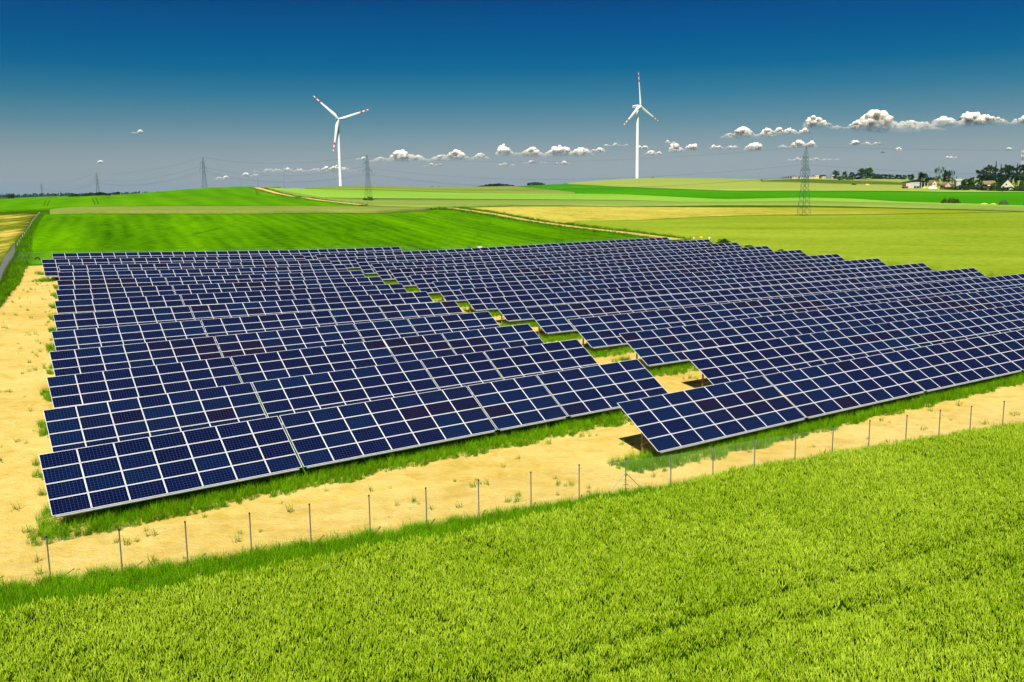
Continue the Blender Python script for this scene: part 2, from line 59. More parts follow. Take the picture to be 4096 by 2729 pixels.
'F10a':([(-15.6,349.9),(-11.5,329.5),(-7.9,315.3),(-4.7,307.1),(-1.6,301.2),(1.3,296.9),(4.2,293.8),(7.0,291.2),(9.8,288.1),(12.5,284.6),(15.3,284.6),(18.4,288.6),(21.5,292.8),(24.8,298.0),(28.2,302.8),(31.6,306.5),(35.0,309.8),(38.3,312.0),(41.8,314.7),(45.2,317.0),(48.7,319.2),(52.2,321.5),(55.6,323.2),(59.1,324.9),(62.8,327.2),(66.4,329.0),(70.1,331.3),(73.9,333.6),(77.7,336.0),(81.5,337.8),(85.2,339.6),(89.2,342.0),(93.1,343.8),(97.1,346.3),(100.9,347.5),(104.5,348.1),(108.0,348.1),(111.4,348.1),(114.6,347.5),(117.8,346.9),(121.1,346.3),(124.3,345.6),(127.2,344.4),(130.4,343.8),(133.5,343.2),(136.7,342.6),(139.6,341.4),(142.7,340.8),(145.8,340.2),(148.9,339.6),(152.2,339.6),(155.6,339.6),(158.9,339.6),(162.5,340.2),(165.9,340.2),(169.5,340.8),(172.9,340.8),(176.6,341.4),(180.3,342.0),(184.0,342.6),(187.3,342.6),(191.0,343.2),(194.8,343.8),(198.2,343.8),(201.9,344.4),(205.7,345.0),(209.1,345.0),(212.8,345.6),(216.3,345.6),(220.0,346.3)],[(-16.3,365.1),(-12.8,368.3),(-9.3,371.6),(-5.7,375.6),(-2.0,380.2),(1.8,385.0),(5.6,387.7),(9.5,389.8),(13.4,392.5),(17.4,396.0),(21.5,398.8),(25.6,402.4),(29.8,405.2),(33.9,406.6),(38.0,407.4),(42.0,408.1),(46.1,408.8),(50.2,408.8),(54.4,410.3),(58.5,411.0),(62.7,411.7),(66.7,411.7),(70.8,411.7),(74.8,411.7),(78.8,411.0),(82.7,410.3),(86.5,409.5),(90.6,409.5),(94.4,408.8),(98.5,408.8),(102.5,408.8),(106.5,408.8),(110.5,408.8),(114.6,408.8),(118.6,408.8),(122.8,409.5),(126.9,409.5),(130.9,409.5),(134.7,408.8),(138.5,408.1),(142.3,407.4),(146.0,406.6),(149.8,405.9),(153.2,404.5),(156.9,403.8),(160.4,402.4),(163.2,399.5),(165.9,396.7),(168.7,393.9),(171.0,390.5),(173.3,387.0),(175.6,383.6),(177.5,379.6),(179.7,376.2),(181.4,372.3),(183.5,369.0),(185.2,365.1),(187.1,361.9),(189.0,358.7),(190.5,354.9),(192.3,351.8),(194.8,349.9),(198.2,349.9),(201.7,349.9),(205.1,349.9),(208.6,349.9),(212.0,349.9),(215.5,349.9),(219.3,350.6),(222.8,350.6)]),
'F11':([(18.6,272.8),(21.9,265.2),(24.9,256.9),(27.9,249.7),(30.5,242.3),(33.0,234.7),(35.3,227.4),(37.4,220.7),(39.6,214.9),(41.7,209.6),(43.7,204.9),(45.6,200.2),(47.4,195.3),(49.0,190.6),(50.6,186.2),(52.1,182.0),(53.8,178.8),(55.5,176.0),(57.2,173.2),(58.9,170.8),(60.4,168.1),(61.9,165.5),(63.3,162.8),(64.8,160.6),(65.9,157.7),(67.2,155.3),(68.4,152.8),(69.5,150.4),(70.6,148.0),(71.6,145.7),(72.6,143.4),(73.4,140.9),(74.2,138.4),(74.9,136.0),(75.5,133.6),(76.1,131.3),(76.7,129.0),(77.4,126.9),(77.7,124.5),(78.2,122.3),(78.6,120.2),(79.0,118.1),(79.3,116.0),(79.6,114.0)],[(19.4,284.1),(24.3,293.8),(29.2,301.2),(34.2,306.5),(39.1,310.3),(44.1,314.2),(49.2,317.5),(54.2,320.4),(59.4,323.2),(64.5,325.5),(70.0,329.0),(75.4,331.9),(80.9,334.8),(86.3,337.2),(92.2,340.8),(97.9,343.8),(103.1,344.4),(108.3,345.0),(113.3,345.0),(117.8,343.8),(122.4,342.6),(126.9,341.4),(131.3,340.2),(135.8,339.0),(140.2,337.8),(144.5,336.6),(149.1,336.0),(154.0,336.0),(158.9,336.0),(164.0,336.6),(169.2,337.2),(174.0,337.2),(179.2,337.8),(184.7,339.0),(189.6,339.0),(194.9,339.6),(200.1,340.2),(205.4,340.8),(210.7,341.4),(216.0,342.0),(221.4,342.6),(226.3,342.6),(231.7,343.2),(237.0,343.8)]),
'F12':([(-64.6,96.5),(-67.1,107.1),(-70.5,120.8),(-74.7,133.1),(-80.6,146.7),(-88.8,164.6)],[(-191.6,280.1),(-174.0,276.2),(-162.3,275.2),(-151.2,275.2),(-146.5,277.6),(-142.1,279.1)])}
TRACKS={'track_a':[(-153.1,561.9),(-146.9,552.0),(-132.8,529.1),(-121.3,512.5),(-94.6,435.7),(-84.6,417.6),(-70.8,399.5),(-62.0,387.0)],
'track_b':[(-24.3,357.4),(-20.3,345.0),(-9.8,312.0),(4.0,282.1),(12.8,263.8),(20.5,246.7),(28.5,231.0),(33.1,219.9),(37.9,208.9)],
'tl1':[(-206.8,414.6),(-177.2,353.1)],
'tl2':[(-210.5,425.8),(-177.0,355.6)],
'tl3':[(-199.0,443.4),(-160.7,360.0)],
'tl4':[(-202.4,454.5),(-161.3,364.5)]}
FENCE_POSTS=[(-18.4,34.5),(-15.8,35.1),(-13.4,35.8),(-11.0,36.6),(-8.7,37.5),(-6.3,38.4),(-3.9,39.2),(-1.6,40.1),(0.8,41.0),(3.1,41.9),(5.4,42.7),(7.7,43.4),(10.0,44.5),(12.4,45.7),(14.8,46.7),(17.1,47.7),(19.4,48.6),(21.8,49.5),(24.1,50.5),(26.2,51.2),(28.6,52.2)]
LEFT_FENCE=[(-53.4,89.8),(-58.8,102.1),(-66.1,118.7),(-74.1,135.0),(-79.0,145.9),(-84.4,157.2),(-89.9,168.4),(-95.4,180.1),(-101.2,192.6),(-107.1,205.6),(-114.9,222.2),(-124.6,243.2),(-132.1,259.6),(-139.1,275.2)]
CLOUDS=[(-1931,582,1291,245),(-935,608,871,205),(103,676,582,264),(928,648,1101,284),(1673,719,372,103),(1875,830,176,44),(2117,832,347,68),(-3910,416,1712,132),(-4983,334,382,98),(-2870,621,215,78),(4568,958,895,220),(5396,1019,597,161),(5916,1120,484,247),(6456,1100,518,181),(7436,1038,1458,440),(8554,1118,822,333),(9580,1153,1218,210),(6840,791,558,127),(5525,760,636,157),(4671,713,382,166),(4131,757,494,103),(5823,516,871,83),(7481,662,122,98),(-7103,1172,225,78),(-7864,618,137,68),(-5550,284,298,98),(2565,770,254,88),(2752,650,362,108),(3086,867,220,73),(3196,692,289,196),(3457,732,293,137),(7157,637,88,44),(9589,666,122,64),(8485,523,269,54),(-1481,501,391,68),(-67,476,342,78),(496,521,416,73),(1023,491,367,83)]
TREES=[(-300.9,640,2.8,4.5,'b'),(-300.0,645,2.2,3.2,'b'),(-297.6,650,1.7,5.3,'b'),(-294.7,650,2.5,4.9,'b'),(-294.3,655,2.9,4.6,'b'),(-291.1,660,3.1,5.0,'b'),(-288.4,660,2.8,4.3,'b'),(-282.9,655,1.9,5.0,'b'),(-274.7,650,2.6,5.7,'b'),(-259.3,640,1.5,2.8,'b'),(-482.4,900,4.2,6.4,'b'),(19.2,950,3.2,4.6,'b'),(22.2,950,3.6,5.2,'b'),(25.4,955,3.7,5.2,'b'),(28.3,950,3.4,5.2,'b'),(31.4,950,2.8,4.6,'b'),(33.9,950,1.9,3.6,'b'),(-83.6,1000,4.4,2.7,'b'),(-76.6,1000,3.9,3.3,'b'),(-114.5,900,1.6,2.0,'b'),(178.6,1170,1.3,4.5,'b'),(387.1,1330,2.8,2.9,'c'),(389.9,1330,3.8,3.3,'c'),(393.1,1330,4.5,3.3,'c'),(396.4,1330,4.8,3.6,'c'),(399.6,1330,5.1,3.6,'c'),(402.8,1330,5.4,3.6,'c'),(405.3,1330,5.7,3.3,'c'),(429.9,1230,12.1,10.0,'b'),(451.6,1260,10.5,6.8,'b'),(457.4,1250,9.5,8.8,'b'),(456.5,1200,15.4,20.2,'b'),(450.9,1210,9.3,9.9,'b'),(474.2,1220,8.5,9.9,'b'),(480.8,1220,7.2,9.9,'b'),(489.0,1220,6.9,10.6,'b'),(497.8,1220,6.9,10.6,'b'),(507.0,1220,6.6,9.9,'b'),(505.8,1200,6.3,7.8,'b'),(493.6,1150,7.8,8.1,'b'),(407.5,1150,5.2,8.1,'l'),(416.2,1150,4.9,7.5,'l'),(421.4,1150,3.9,5.6,'l'),(435.6,1300,5.4,10.6,'b'),(429.1,1310,5.8,5.7,'b'),(309.1,700,11.2,7.6,'b'),(321.7,700,14.4,7.2,'t'),(327.5,700,13.3,5.7,'b'),(336.6,710,12.5,3.1,'t'),(344.4,720,8.6,3.1,'c'),(318.6,650,7.8,10.2,'b'),(341.3,760,7.4,5.4,'b'),(353.5,780,7.5,4.7,'b'),(348.7,720,6.6,5.1,'b'),(367.1,740,8.0,6.0,'b'),(397.7,790,13.6,7.3,'p'),(396.6,780,15.7,7.2,'p'),(405.7,790,18.4,6.0,'p'),(415.8,800,21.2,5.2,'c'),(398.5,770,16.2,7.5,'p'),(420.3,800,18.5,5.7,'c'),(406.8,770,16.3,7.5,'p'),(419.0,785,18.3,7.3,'p'),(414.7,770,17.1,7.5,'p'),(434.1,800,19.2,6.1,'c'),(426.8,780,18.8,7.2,'p'),(431.0,780,19.2,7.6,'p'),(439.0,785,18.8,7.7,'p'),(447.1,790,18.0,7.7,'p'),(453.5,790,17.2,7.7,'p'),(374.5,715,11.7,7.8,'b'),(395.9,720,12.4,7.0,'b'),(292.6,630,3.3,3.8,'b'),(295.0,628,2.4,4.1,'b'),(297.5,626,2.9,4.1,'b'),(300.5,626,3.3,4.1,'b'),(303.4,625,2.7,4.1,'b'),(307.8,628,3.0,4.4,'b'),(317.3,630,5.9,4.8,'b'),(319.7,628,4.7,4.4,'b'),(323.0,628,4.2,4.8,'b'),(327.8,630,6.4,5.8,'l'),(330.1,628,5.1,5.1,'b'),(337.5,635,3.3,4.5,'b'),(344.2,640,3.7,4.9,'b'),(348.4,640,3.9,4.9,'b'),(352.2,640,3.9,4.9,'b'),(318.5,640,3.8,3.8,'b')]
# ------------------------------------------------------------------ terrain height (thin plate spline through surveyed points)
_C = np.array(CTRL); _xy = _C[:, :2] / 100.0
def _tps():
    n = len(_C); r2 = ((_xy[:, None] - _xy[None]) ** 2).sum(-1); K = .5 * r2 * np.log(r2 + 1e-12)
    lam = np.full(n, 1e-4); lam[:NEAR] = .02
    A = np.zeros((n + 3, n + 3)); A[:n, :n] = K + np.diag(lam); A[:n, n] = 1; A[:n, n + 1:] = _xy; A[n, :n] = 1; A[n + 1:, :n] = _xy.T
    return np.linalg.solve(A, np.concatenate([_C[:, 2], np.zeros(3)]))
_w = _tps()
def Zs(P):
    P = np.asarray(P, float).reshape(-1, 2); o = np.empty(len(P))
    for s in range(0, len(P), 20000):
        a = P[s:s + 20000] / 100.0
        r2 = ((a[:, None] - _xy[None]) ** 2).sum(-1)
        o[s:s + 20000] = (.5 * r2 * np.log(r2 + 1e-12)) @ _w[:-3] + _w[-3] + a @ _w[-2:]
    r = np.hypot(P[:, 0], P[:, 1]); t = np.clip((r - 2600) / 1600, 0, 1); t = t * t * (3 - 2 * t)
    return o * (1 - t) + 12.6 * t
def Z(x, y): return float(Zs([(x, y)])[0])
AZ = 0.5624
EU = np.array([math.cos(AZ), math.sin(AZ)]); NV = np.array([-math.sin(AZ), math.cos(AZ)])
def UV(u, v): return u * EU + v * NV

# ------------------------------------------------------------------ helpers
def link(o, parent=None):
    col.objects.link(o)
    if parent is not None: o.parent = parent
    return o
def tag(o, label=None, cat=None, group=None, kind=None):
    if label: o['label'] = label
    if cat: o['category'] = cat
    if group: o['group'] = group
    if kind: o['kind'] = kind
    return o
def empty(name, loc, rz=0.0):
    o = bpy.data.objects.new(name, None); o.location = loc; o.rotation_euler = (0, 0, rz); o.empty_display_size = 0.3
    return link(o)
class MB:
    def __init__(s): s.v = []; s.f = []; s.m = []
    def add(s, V, F, mi=0):
        b = len(s.v); s.v += [tuple(p) for p in V]; s.f += [tuple(i + b for i in f) for f in F]; s.m += [mi] * len(F); return s
    def box(s, c, d, M=None, mi=0):
        x, y, z = d[0] / 2, d[1] / 2, d[2] / 2
        V = [Vector((a, b, e)) for a in (-x, x) for b in (-y, y) for e in (-z, z)]
        if M is not None: V = [M @ p for p in V]
        V = [p + Vector(c) for p in V]
        return s.add(V, [(0, 1, 3, 2), (4, 6, 7, 5), (0, 4, 5, 1), (2, 3, 7, 6), (0, 2, 6, 4), (1, 5, 7, 3)], mi)
    def bar(s, a, b, r, n=4, r2=None, mi=0, cap=True):
        a = Vector(a); b = Vector(b); d = (b - a); 
        if d.length < 1e-9: return s
        q = d.to_track_quat('Z', 'Y'); r2 = r if r2 is None else r2
        V = []
        for p, rr in ((a, r), (b, r2)):
            for k in range(n):
                t = 2 * math.pi * (k + .5) / n; V.append(p + q @ Vector((rr * math.cos(t), rr * math.sin(t), 0)))
        F = [(k, (k + 1) % n, n + (k + 1) % n, n + k) for k in range(n)]
        if cap: F += [tuple(range(n - 1, -1, -1)), tuple(range(n, 2 * n))]
        return s.add(V, F, mi)
    def lathe(s, prof, n=16, mi=0, c=(0, 0, 0)):
        V = []; F = []
        for r, z in prof:
            for k in range(n):
                t = 2 * math.pi * k / n; V.append((c[0] + r * math.cos(t), c[1] + r * math.sin(t), c[2] + z))
        for i in range(len(prof) - 1):
            for k in range(n): F.append((i * n + k, i * n + (k + 1) % n, (i + 1) * n + (k + 1) % n, (i + 1) * n + k))
        F += [tuple(range(n - 1, -1, -1)), tuple((len(prof) - 1) * n + k for k in range(n))]
        return s.add(V, F, mi)
    def mesh(s, name, mats, smooth=False):
        me = bpy.data.meshes.new(name); me.from_pydata(s.v, [], s.f)
        for m in (mats if isinstance(mats, (list, tuple)) else [mats]): me.materials.append(m)
        me.polygons.foreach_set('material_index', s.m)
        if smooth: me.polygons.foreach_set('use_smooth', [True] * len(s.f))
        me.update(); return me
    def obj(s, name, mats, parent=None, smooth=False, loc=None):
        o = bpy.data.objects.new(name, s.mesh(name, mats, smooth))
        if loc is not None: o.location = loc
        return link(o, parent)
def put(name, me, parent=None, loc=(0, 0, 0), rot=(0, 0, 0), scale=None):
    o = bpy.data.objects.new(name, me); o.location = loc; o.rotation_euler = rot
    if scale is not None: o.scale = scale
    return link(o, parent)
ORD = ['zeroth', 'first', 'second', 'third', 'fourth', 'fifth', 'sixth', 'seventh', 'eighth', 'ninth', 'tenth', 'eleventh', 'twelfth', 'thirteenth', 'fourteenth', 'fifteenth']

# ------------------------------------------------------------------ materials
MATS = {}
def nmat(name):
    m = bpy.data.materials.new(name); m.use_nodes = True; t = m.node_tree; t.nodes.clear()
    o = t.nodes.new('ShaderNodeOutputMaterial'); MATS[name] = m
    return m, t, o
def N(t, typ, **kw):
    n = t.nodes.new(typ)
    for k, v in kw.items():
        if k.startswith('i_'): n.inputs[k[2:].replace('_', ' ')].default_value = v
        else: setattr(n, k, v)
    return n
def mathn(t, op, a, b=None, c=None):
    n = t.nodes.new('ShaderNodeMath'); n.operation = op
    for i, x in enumerate((a, b, c)):
        if x is None: continue
        if isinstance(x, (int, float)): n.inputs[i].default_value = x
        else: t.links.new(x, n.inputs[i])
    return n.outputs[0]
def mixc(t, fac, a, b, blend='MIX'):
    n = t.nodes.new('ShaderNodeMix'); n.data_type = 'RGBA'; n.blend_type = blend
    for i, x in ((0, fac), (6, a), (7, b)):
        if isinstance(x, (int, float)): n.inputs[i].default_value = x
        elif isinstance(x, tuple): n.inputs[i].default_value = (*x, 1)
        else: t.links.new(x, n.inputs[i])
    return n.outputs[2]
def rampn(t, fac, stops):
    n = t.nodes.new('ShaderNodeValToRGB'); e = n.color_ramp.elements
    while len(e) < len(stops): e.new(.5)
    for el, (p, c) in zip(e, stops): el.position = p; el.color = (*(c if isinstance(c, tuple) else (c, c, c)), 1)
    t.links.new(fac, n.inputs[0]); return n.outputs[0]
def noise(t, vec, scale, detail=3, rough=.55):
    n = t.nodes.new('ShaderNodeTexNoise'); n.inputs['Scale'].default_value = scale; n.inputs['Detail'].default_value = detail; n.inputs['Roughness'].default_value = rough
    t.links.new(vec, n.inputs['Vector']); return n.outputs[0]
def mapping(t, vec, scale=(1, 1, 1), rot=(0, 0, 0)):
    n = t.nodes.new('ShaderNodeMapping'); n.inputs['Scale'].default_value = scale; n.inputs['Rotation'].default_value = rot
    t.links.new(vec, n.inputs['Vector']); return n.outputs[0]
def pos(t): return t.nodes.new('ShaderNodeNewGeometry').outputs['Position']
def bump(t, h, dist, strength=1.0):
    n = t.nodes.new('ShaderNodeBump'); n.inputs['Strength'].default_value = strength; n.inputs['Distance'].default_value = dist
    t.links.new(h, n.inputs['Height']); return n.outputs[0]
def surf(t, o, color, rough=.7, metal=0.0, normal=None, spec=.3):
    b = t.nodes.new('ShaderNodeBsdfPrincipled')
    for k, x in (('Base Color', color), ('Roughness', rough), ('Metallic', metal), ('Specular IOR Level', spec)):
        if isinstance(x, (int, float)): b.inputs[k].default_value = x
        elif isinstance(x, tuple): b.inputs[k].default_value = (*x, 1)
        else: t.links.new(x, b.inputs[k])
    if normal is not None: t.links.new(normal, b.inputs['Normal'])
    t.links.new(b.outputs[0], o.inputs[0]); return b
def simple(name, c, rough=.6, metal=0.0, var=.12, scale=2.0, spec=.3):
    m, t, o = nmat(name); n = noise(t, pos(t), scale, 4)
    k = rampn(t, n, [(.3, tuple(x * (1 - var) for x in c)), (.7, tuple(min(1, x * (1 + var)) for x in c))])
    surf(t, o, k, rough, metal, None, spec); return m
def leafmat(name, dark, light, trans=.35, patch=.15, rand=True):
    m, t, o = nmat(name); p = pos(t)
    n = noise(t, p, patch, 3); n2 = noise(t, p, 5.0, 2)
    if rand:
        r = t.nodes.new('ShaderNodeObjectInfo').outputs['Random']
        f = mathn(t, 'ADD', mathn(t, 'MULTIPLY', n, .45), mathn(t, 'ADD', mathn(t, 'MULTIPLY', r, .35), mathn(t, 'MULTIPLY', n2, .2)))
    else: f = mathn(t, 'ADD', mathn(t, 'MULTIPLY', n, .6), mathn(t, 'MULTIPLY', n2, .4))
    c = rampn(t, f, [(.3, dark), (.7, light)])
    d = t.nodes.new('ShaderNodeBsdfDiffuse'); tr = t.nodes.new('ShaderNodeBsdfTranslucent'); mx = t.nodes.new('ShaderNodeMixShader')
    t.links.new(c, d.inputs[0]); t.links.new(c, tr.inputs[0]); mx.inputs[0].default_value = trans
    t.links.new(d.outputs[0], mx.inputs[1]); t.links.new(tr.outputs[0], mx.inputs[2]); t.links.new(mx.outputs[0], o.inputs[0]); return m
def fieldmat(name, dark, light, patch=.02, fine=.6, rows=None, rowamt=.25, specks=None, streak=None, srot=0.0, fadeto=None):
    m, t, o = nmat(name); p = pos(t)
    a = noise(t, mapping(t, mapping(t, p, (1, 1, 1), (0, 0, srot)), streak or (1, 1, 1)), patch, 4, .6); b = noise(t, p, fine, 5, .75)
    f = mathn(t, 'ADD', mathn(t, 'MULTIPLY', a, .55), mathn(t, 'MULTIPLY', b, .45))
    if rows is not None:
        ang, per = rows
        q = mapping(t, p, (1, 1, 1), (0, 0, ang)); sx = t.nodes.new('ShaderNodeSeparateXYZ'); t.links.new(q, sx.inputs[0])
        wob = mathn(t, 'MULTIPLY', noise(t, p, .05, 2), per * .9)
        s = mathn(t, 'SINE', mathn(t, 'MULTIPLY', mathn(t, 'ADD', sx.outputs[0], wob), 2 * math.pi / per))
        f = mathn(t, 'ADD', f, mathn(t, 'MULTIPLY', mathn(t, 'MULTIPLY', s, noise(t, p, .06, 3)), rowamt))
    c = rampn(t, f, [(.34, dark), (.66, light)])
    if specks is not None:
        sc_, lo, cc = specks
        g = rampn(t, noise(t, mapping(t, p, streak or (1, 1, 1)), sc_, 4, .75), [(lo, 0.0), (min(1, lo + .12), 1.0)])
        c = mixc(t, g, c, cc)
    if fadeto is not None:
        x0, x1, cc = fadeto; sx = t.nodes.new('ShaderNodeSeparateXYZ'); t.links.new(p, sx.inputs[0])
        g = mathn(t, 'DIVIDE', mathn(t, 'SUBTRACT', mathn(t, 'ADD', sx.outputs[0], mathn(t, 'MULTIPLY', mathn(t, 'SUBTRACT', noise(t, p, .05, 4), .5), 90.0)), x0), x1 - x0)
        c = mixc(t, rampn(t, g, [(0.0, 0.0), (1.0, .85)]), c, cc)
    d = t.nodes.new('ShaderNodeBsdfDiffuse'); t.links.new(c, d.inputs[0]); t.links.new(bump(t, b, .5, .9), d.inputs['Normal']); t.links.new(d.outputs[0], o.inputs[0]); return m

M_sand = None
def build_mats():
    global M_sand
    m, t, o = nmat('sand'); p = pos(t)
    a = noise(t, p, .12, 4); b = noise(t, p, 1.1, 6, .65); g = noise(t, mapping(t, p, (1, 1, 1), (0, 0, .35)), 6.0, 5, .7)
    rut = noise(t, mapping(t, p, (.12, 1.2, 1), (0, 0, -.40)), 1.4, 4)
    f = mathn(t, 'ADD', mathn(t, 'MULTIPLY', a, .42), mathn(t, 'ADD', mathn(t, 'MULTIPLY', b, .43), mathn(t, 'MULTIPLY', rut, .15)))
    c = rampn(t, f, [(.30, (.37, .235, .034)), (.44, (.49, .350, .078)), (.60, (.57, .445, .140))])
    c = mixc(t, rampn(t, noise(t, p, .42, 5, .6), [(.56, 0.0), (.66, .55)]), c, (.41, .275, .045))
    litter = rampn(t, noise(t, p, 2.3, 6, .8), [(.57, 0.0), (.66, 1.0)])
    lit2 = mathn(t, 'MULTIPLY', litter, rampn(t, noise(t, p, .25, 3), [(.45, 0.0), (.62, .75)]))
    c = mixc(t, lit2, c, (.20, .17, .02))
    h = mathn(t, 'ADD', mathn(t, 'MULTIPLY', b, .7), mathn(t, 'MULTIPLY', g, .3))
    surf(t, o, c, .95, 0, bump(t, h, .22, .9), .08); M_sand = m
    fieldmat('verge', (.018, .055, .001), (.060, .125, .003), .08, .5)
    fieldmat('meadow', (.014, .075, .0), (.110, .290, .0), .09, .6, (-.40, 3.6), .05, streak=(1, .14, 1), srot=-.40, specks=(.11, .58, (.028, .115, .0)))
    fieldmat('upper_green', (.045, .165, .0), (.095, .260, .0), .010, .25, (-.42, 15.0), .12)
    fieldmat('mid_green', (.022, .140, .0), (.058, .250, .0), .010, .22, None, 0, streak=(.25, 1, 1))
    fieldmat('olive', (.110, .165, .018), (.225, .270, .055), .02, .5, streak=(.3, 1, 1))
    fieldmat('pale', (.140, .28, .020), (.23, .40, .048), .012, .3, streak=(.3, 1, 1))
    fieldmat('pale_olive', (.135, .21, .030), (.215, .285, .055), .014, .3, streak=(.3, 1, 1))
    fieldmat('barley', (.100, .175, .000), (.285, .360, .030), .035, .6, streak=(.20, 1, 1))
    fieldmat('hill_pale', (.18, .24, .035), (.28, .33, .068), .010, .25, streak=(.3, 1, 1))
    fieldmat('hill_dark', (.045, .085, .006), (.11, .15, .014), .012, .2, streak=(.2, 1, 1))
    fieldmat('stubble', (.26, .24, .018), (.56, .46, .095), .03, .5, (1.25, 5.0), .22, specks=(.16, .56, (.10, .19, .003)), fadeto=(60, 170, (.15, .22, .001)))
    fieldmat('mixed_strip', (.12, .21, .006), (.24, .27, .014), .02, .35, specks=(.06, .55, (.42, .36, .03)), streak=(.2, 1, 1))
    fieldmat('striped', (.075, .130, .004), (.17, .19, .010), .05, .5, None, 0, specks=(.18, .50, (.50, .37, .07)), streak=(.85, .22, 1))
    leafmat('grass', (.085, .250, .001), (.230, .500, .004), .45, .25)
    leafmat('dry_grass', (.16, .17, .010), (.34, .30, .035), .4, .3)
    leafmat('weed', (.030, .110, .001), (.100, .230, .004), .4, .3)
    leafmat('wheat_leaf', (.032, .130, .0), (.120, .290, .0), .45, .12)
    leafmat('wheat_ear', (.190, .350, .0), (.520, .680, .045), .3, .12)
    leafmat('crown', (.010, .038, .002), (.050, .115, .006), .25, .25)
    leafmat('crown_light', (.060, .130, .004), (.150, .250, .015), .3, .25)
    leafmat('pine', (.008, .026, .003), (.032, .062, .006), .15, .25)
    leafmat('brown_leaf', (.050, .055, .006), (.150, .130, .014), .25, .6)
    simple('bark', (.10, .070, .045), .9); simple('pine_bark', (.23, .105, .045), .9)
    simple('zinc', (.50, .51, .52), .42, .55, .10, 3.0); simple('zinc_dark', (.20, .21, .20), .5, .5, .15, 3.0)
    simple('post_steel', (.27, .215, .075), .6, .2, .2, 2.0)  # galvanized steel; yellow light reflected from the sand is put into its colour
    simple('black_cap', (.012, .012, .012), .5); simple('wire', (.34, .35, .35), .5, .3)
    simple('turbine_white', (.80, .81, .81), .35, 0, .02, .1, .5); simple('turbine_red', (.68, .055, .010), .4, 0, .04, .1, .4); simple('turbine_dark', (.03, .035, .06), .4)
    simple('pylon_steel', (.028, .085, .068), .55, .35, .25, .6); simple('insulator', (.05, .06, .06), .3)
    simple('cable', (.07, .08, .085), .6, .3); simple('timber_pole', (.24, .20, .15), .9); simple('concrete', (.42, .40, .37), .9)
    simple('white_wall', (.54, .51, .41), .9, 0, .06, .6); simple('pink_wall', (.62, .42, .34), .9, 0, .06, .6); simple('cream_wall', (.66, .54, .30), .9, 0, .06, .6)
    simple('plank', (.52, .48, .41), .85, 0, .15, 1.5); simple('roof_slate', (.035, .040, .060), .6, 0, .2, 1.0); simple('roof_tile', (.20, .135, .075), .85, 0, .2, 1.0)
    simple('roof_metal', (.36, .43, .45), .45, .2); simple('roof_blue', (.07, .11, .22), .5, .1); simple('window_glass', (.02, .03, .04), .1, 0, .1, 1, .6)
    simple('rubber', (.012, .012, .013), .8); simple('paint_red', (.36, .055, .03), .6); simple('paint_blue', (.05, .09, .17), .6); simple('tarp', (.72, .74, .76), .5); simple('sign_yellow', (.80, .56, .01), .5); simple('sign_orange', (.75, .22, .03), .5)
    simple('heap_sand', (.55, .40, .08), .95); simple('heap_dark', (.035, .06, .012), .95)
    # panel glass with printed cell grid (10 x 6 cells on a white backsheet)
    m, t, o = nmat('panel_glass')
    tcn = t.nodes.new('ShaderNodeTexCoord'); s = t.nodes.new('ShaderNodeSeparateXYZ'); t.links.new(tcn.outputs['Object'], s.inputs[0])
    def cells(src, off, size):
        q = mathn(t, 'DIVIDE', mathn(t, 'SUBTRACT', src, off), size)
        fr = mathn(t, 'ABSOLUTE', mathn(t, 'SUBTRACT', mathn(t, 'FRACT', q), .5))
        return mathn(t, 'GREATER_THAN', fr, .5 - .0045 / size)
    mg = .023
    gx = cells(s.outputs[0], mg, (1.65 - 2 * mg) / 10); gy = cells(s.outputs[1], mg, (.992 - 2 * mg) / 6)
    edge = mathn(t, 'MAXIMUM', mathn(t, 'GREATER_THAN', mathn(t, 'ABSOLUTE', mathn(t, 'SUBTRACT', s.outputs[0], .825)), .825 - mg), mathn(t, 'GREATER_THAN', mathn(t, 'ABSOLUTE', mathn(t, 'SUBTRACT', s.outputs[1], .496)), .496 - mg))
    line = mathn(t, 'MAXIMUM', gx, gy)
    rnd = t.nodes.new('ShaderNodeObjectInfo').outputs['Random']
    cellc = rampn(t, rnd, [(.0, (.0004, .0022, .020)), (.45, (.0006, .0036, .027)), (.66, (.0003, .0070, .034)), (.86, (.0022, .0022, .018)), (1.0, (.0046, .0020, .0135))])
    c = mixc(t, mathn(t, 'MULTIPLY', line, .50), cellc, (.085, .098, .180)); c = mixc(t, edge, c, (.74, .75, .74))
    surf(t, o, c, .10, 0, None, .25)
    simple('panel_frame', (.70, .71, .71), .42, .15, .03, 3.0, .4)
build_mats()
# ------------------------------------------------------------------ ground
def grid_mesh(name, P, rows_, cols_, mat, closed=False, h=0.0, skirt=0.0):
    P = np.asarray(P, float).reshape(-1, 2); z = Zs(P) + h
    V = [(a, b, c) for (a, b), c in zip(P, z)]; F = []
    for i in range(rows_ - 1):
        for j in range(cols_ - (0 if closed else 1)):
            j2 = (j + 1) % cols_; F.append((i * cols_ + j, i * cols_ + j2, (i + 1) * cols_ + j2, (i + 1) * cols_ + j))
    if skirt:
        ring = [j for j in range(cols_)] + [i * cols_ + cols_ - 1 for i in range(1, rows_)] + [(rows_ - 1) * cols_ + j for j in range(cols_ - 2, -1, -1)] + [i * cols_ for i in range(rows_ - 2, 0, -1)]
        b = len(V); V += [(V[k][0], V[k][1], V[k][2] - skirt) for k in ring]; n = len(ring)
        F += [(ring[k], b + k, b + (k + 1) % n, ring[(k + 1) % n]) for k in range(n)]
    me = bpy.data.meshes.new(name); me.from_pydata(V, [], F); me.materials.append(mat)
    me.polygons.foreach_set('use_smooth', [True] * len(F)); me.update(); return me
def structure(name, me): return tag(link(bpy.data.objects.new(name, me)), kind='structure')
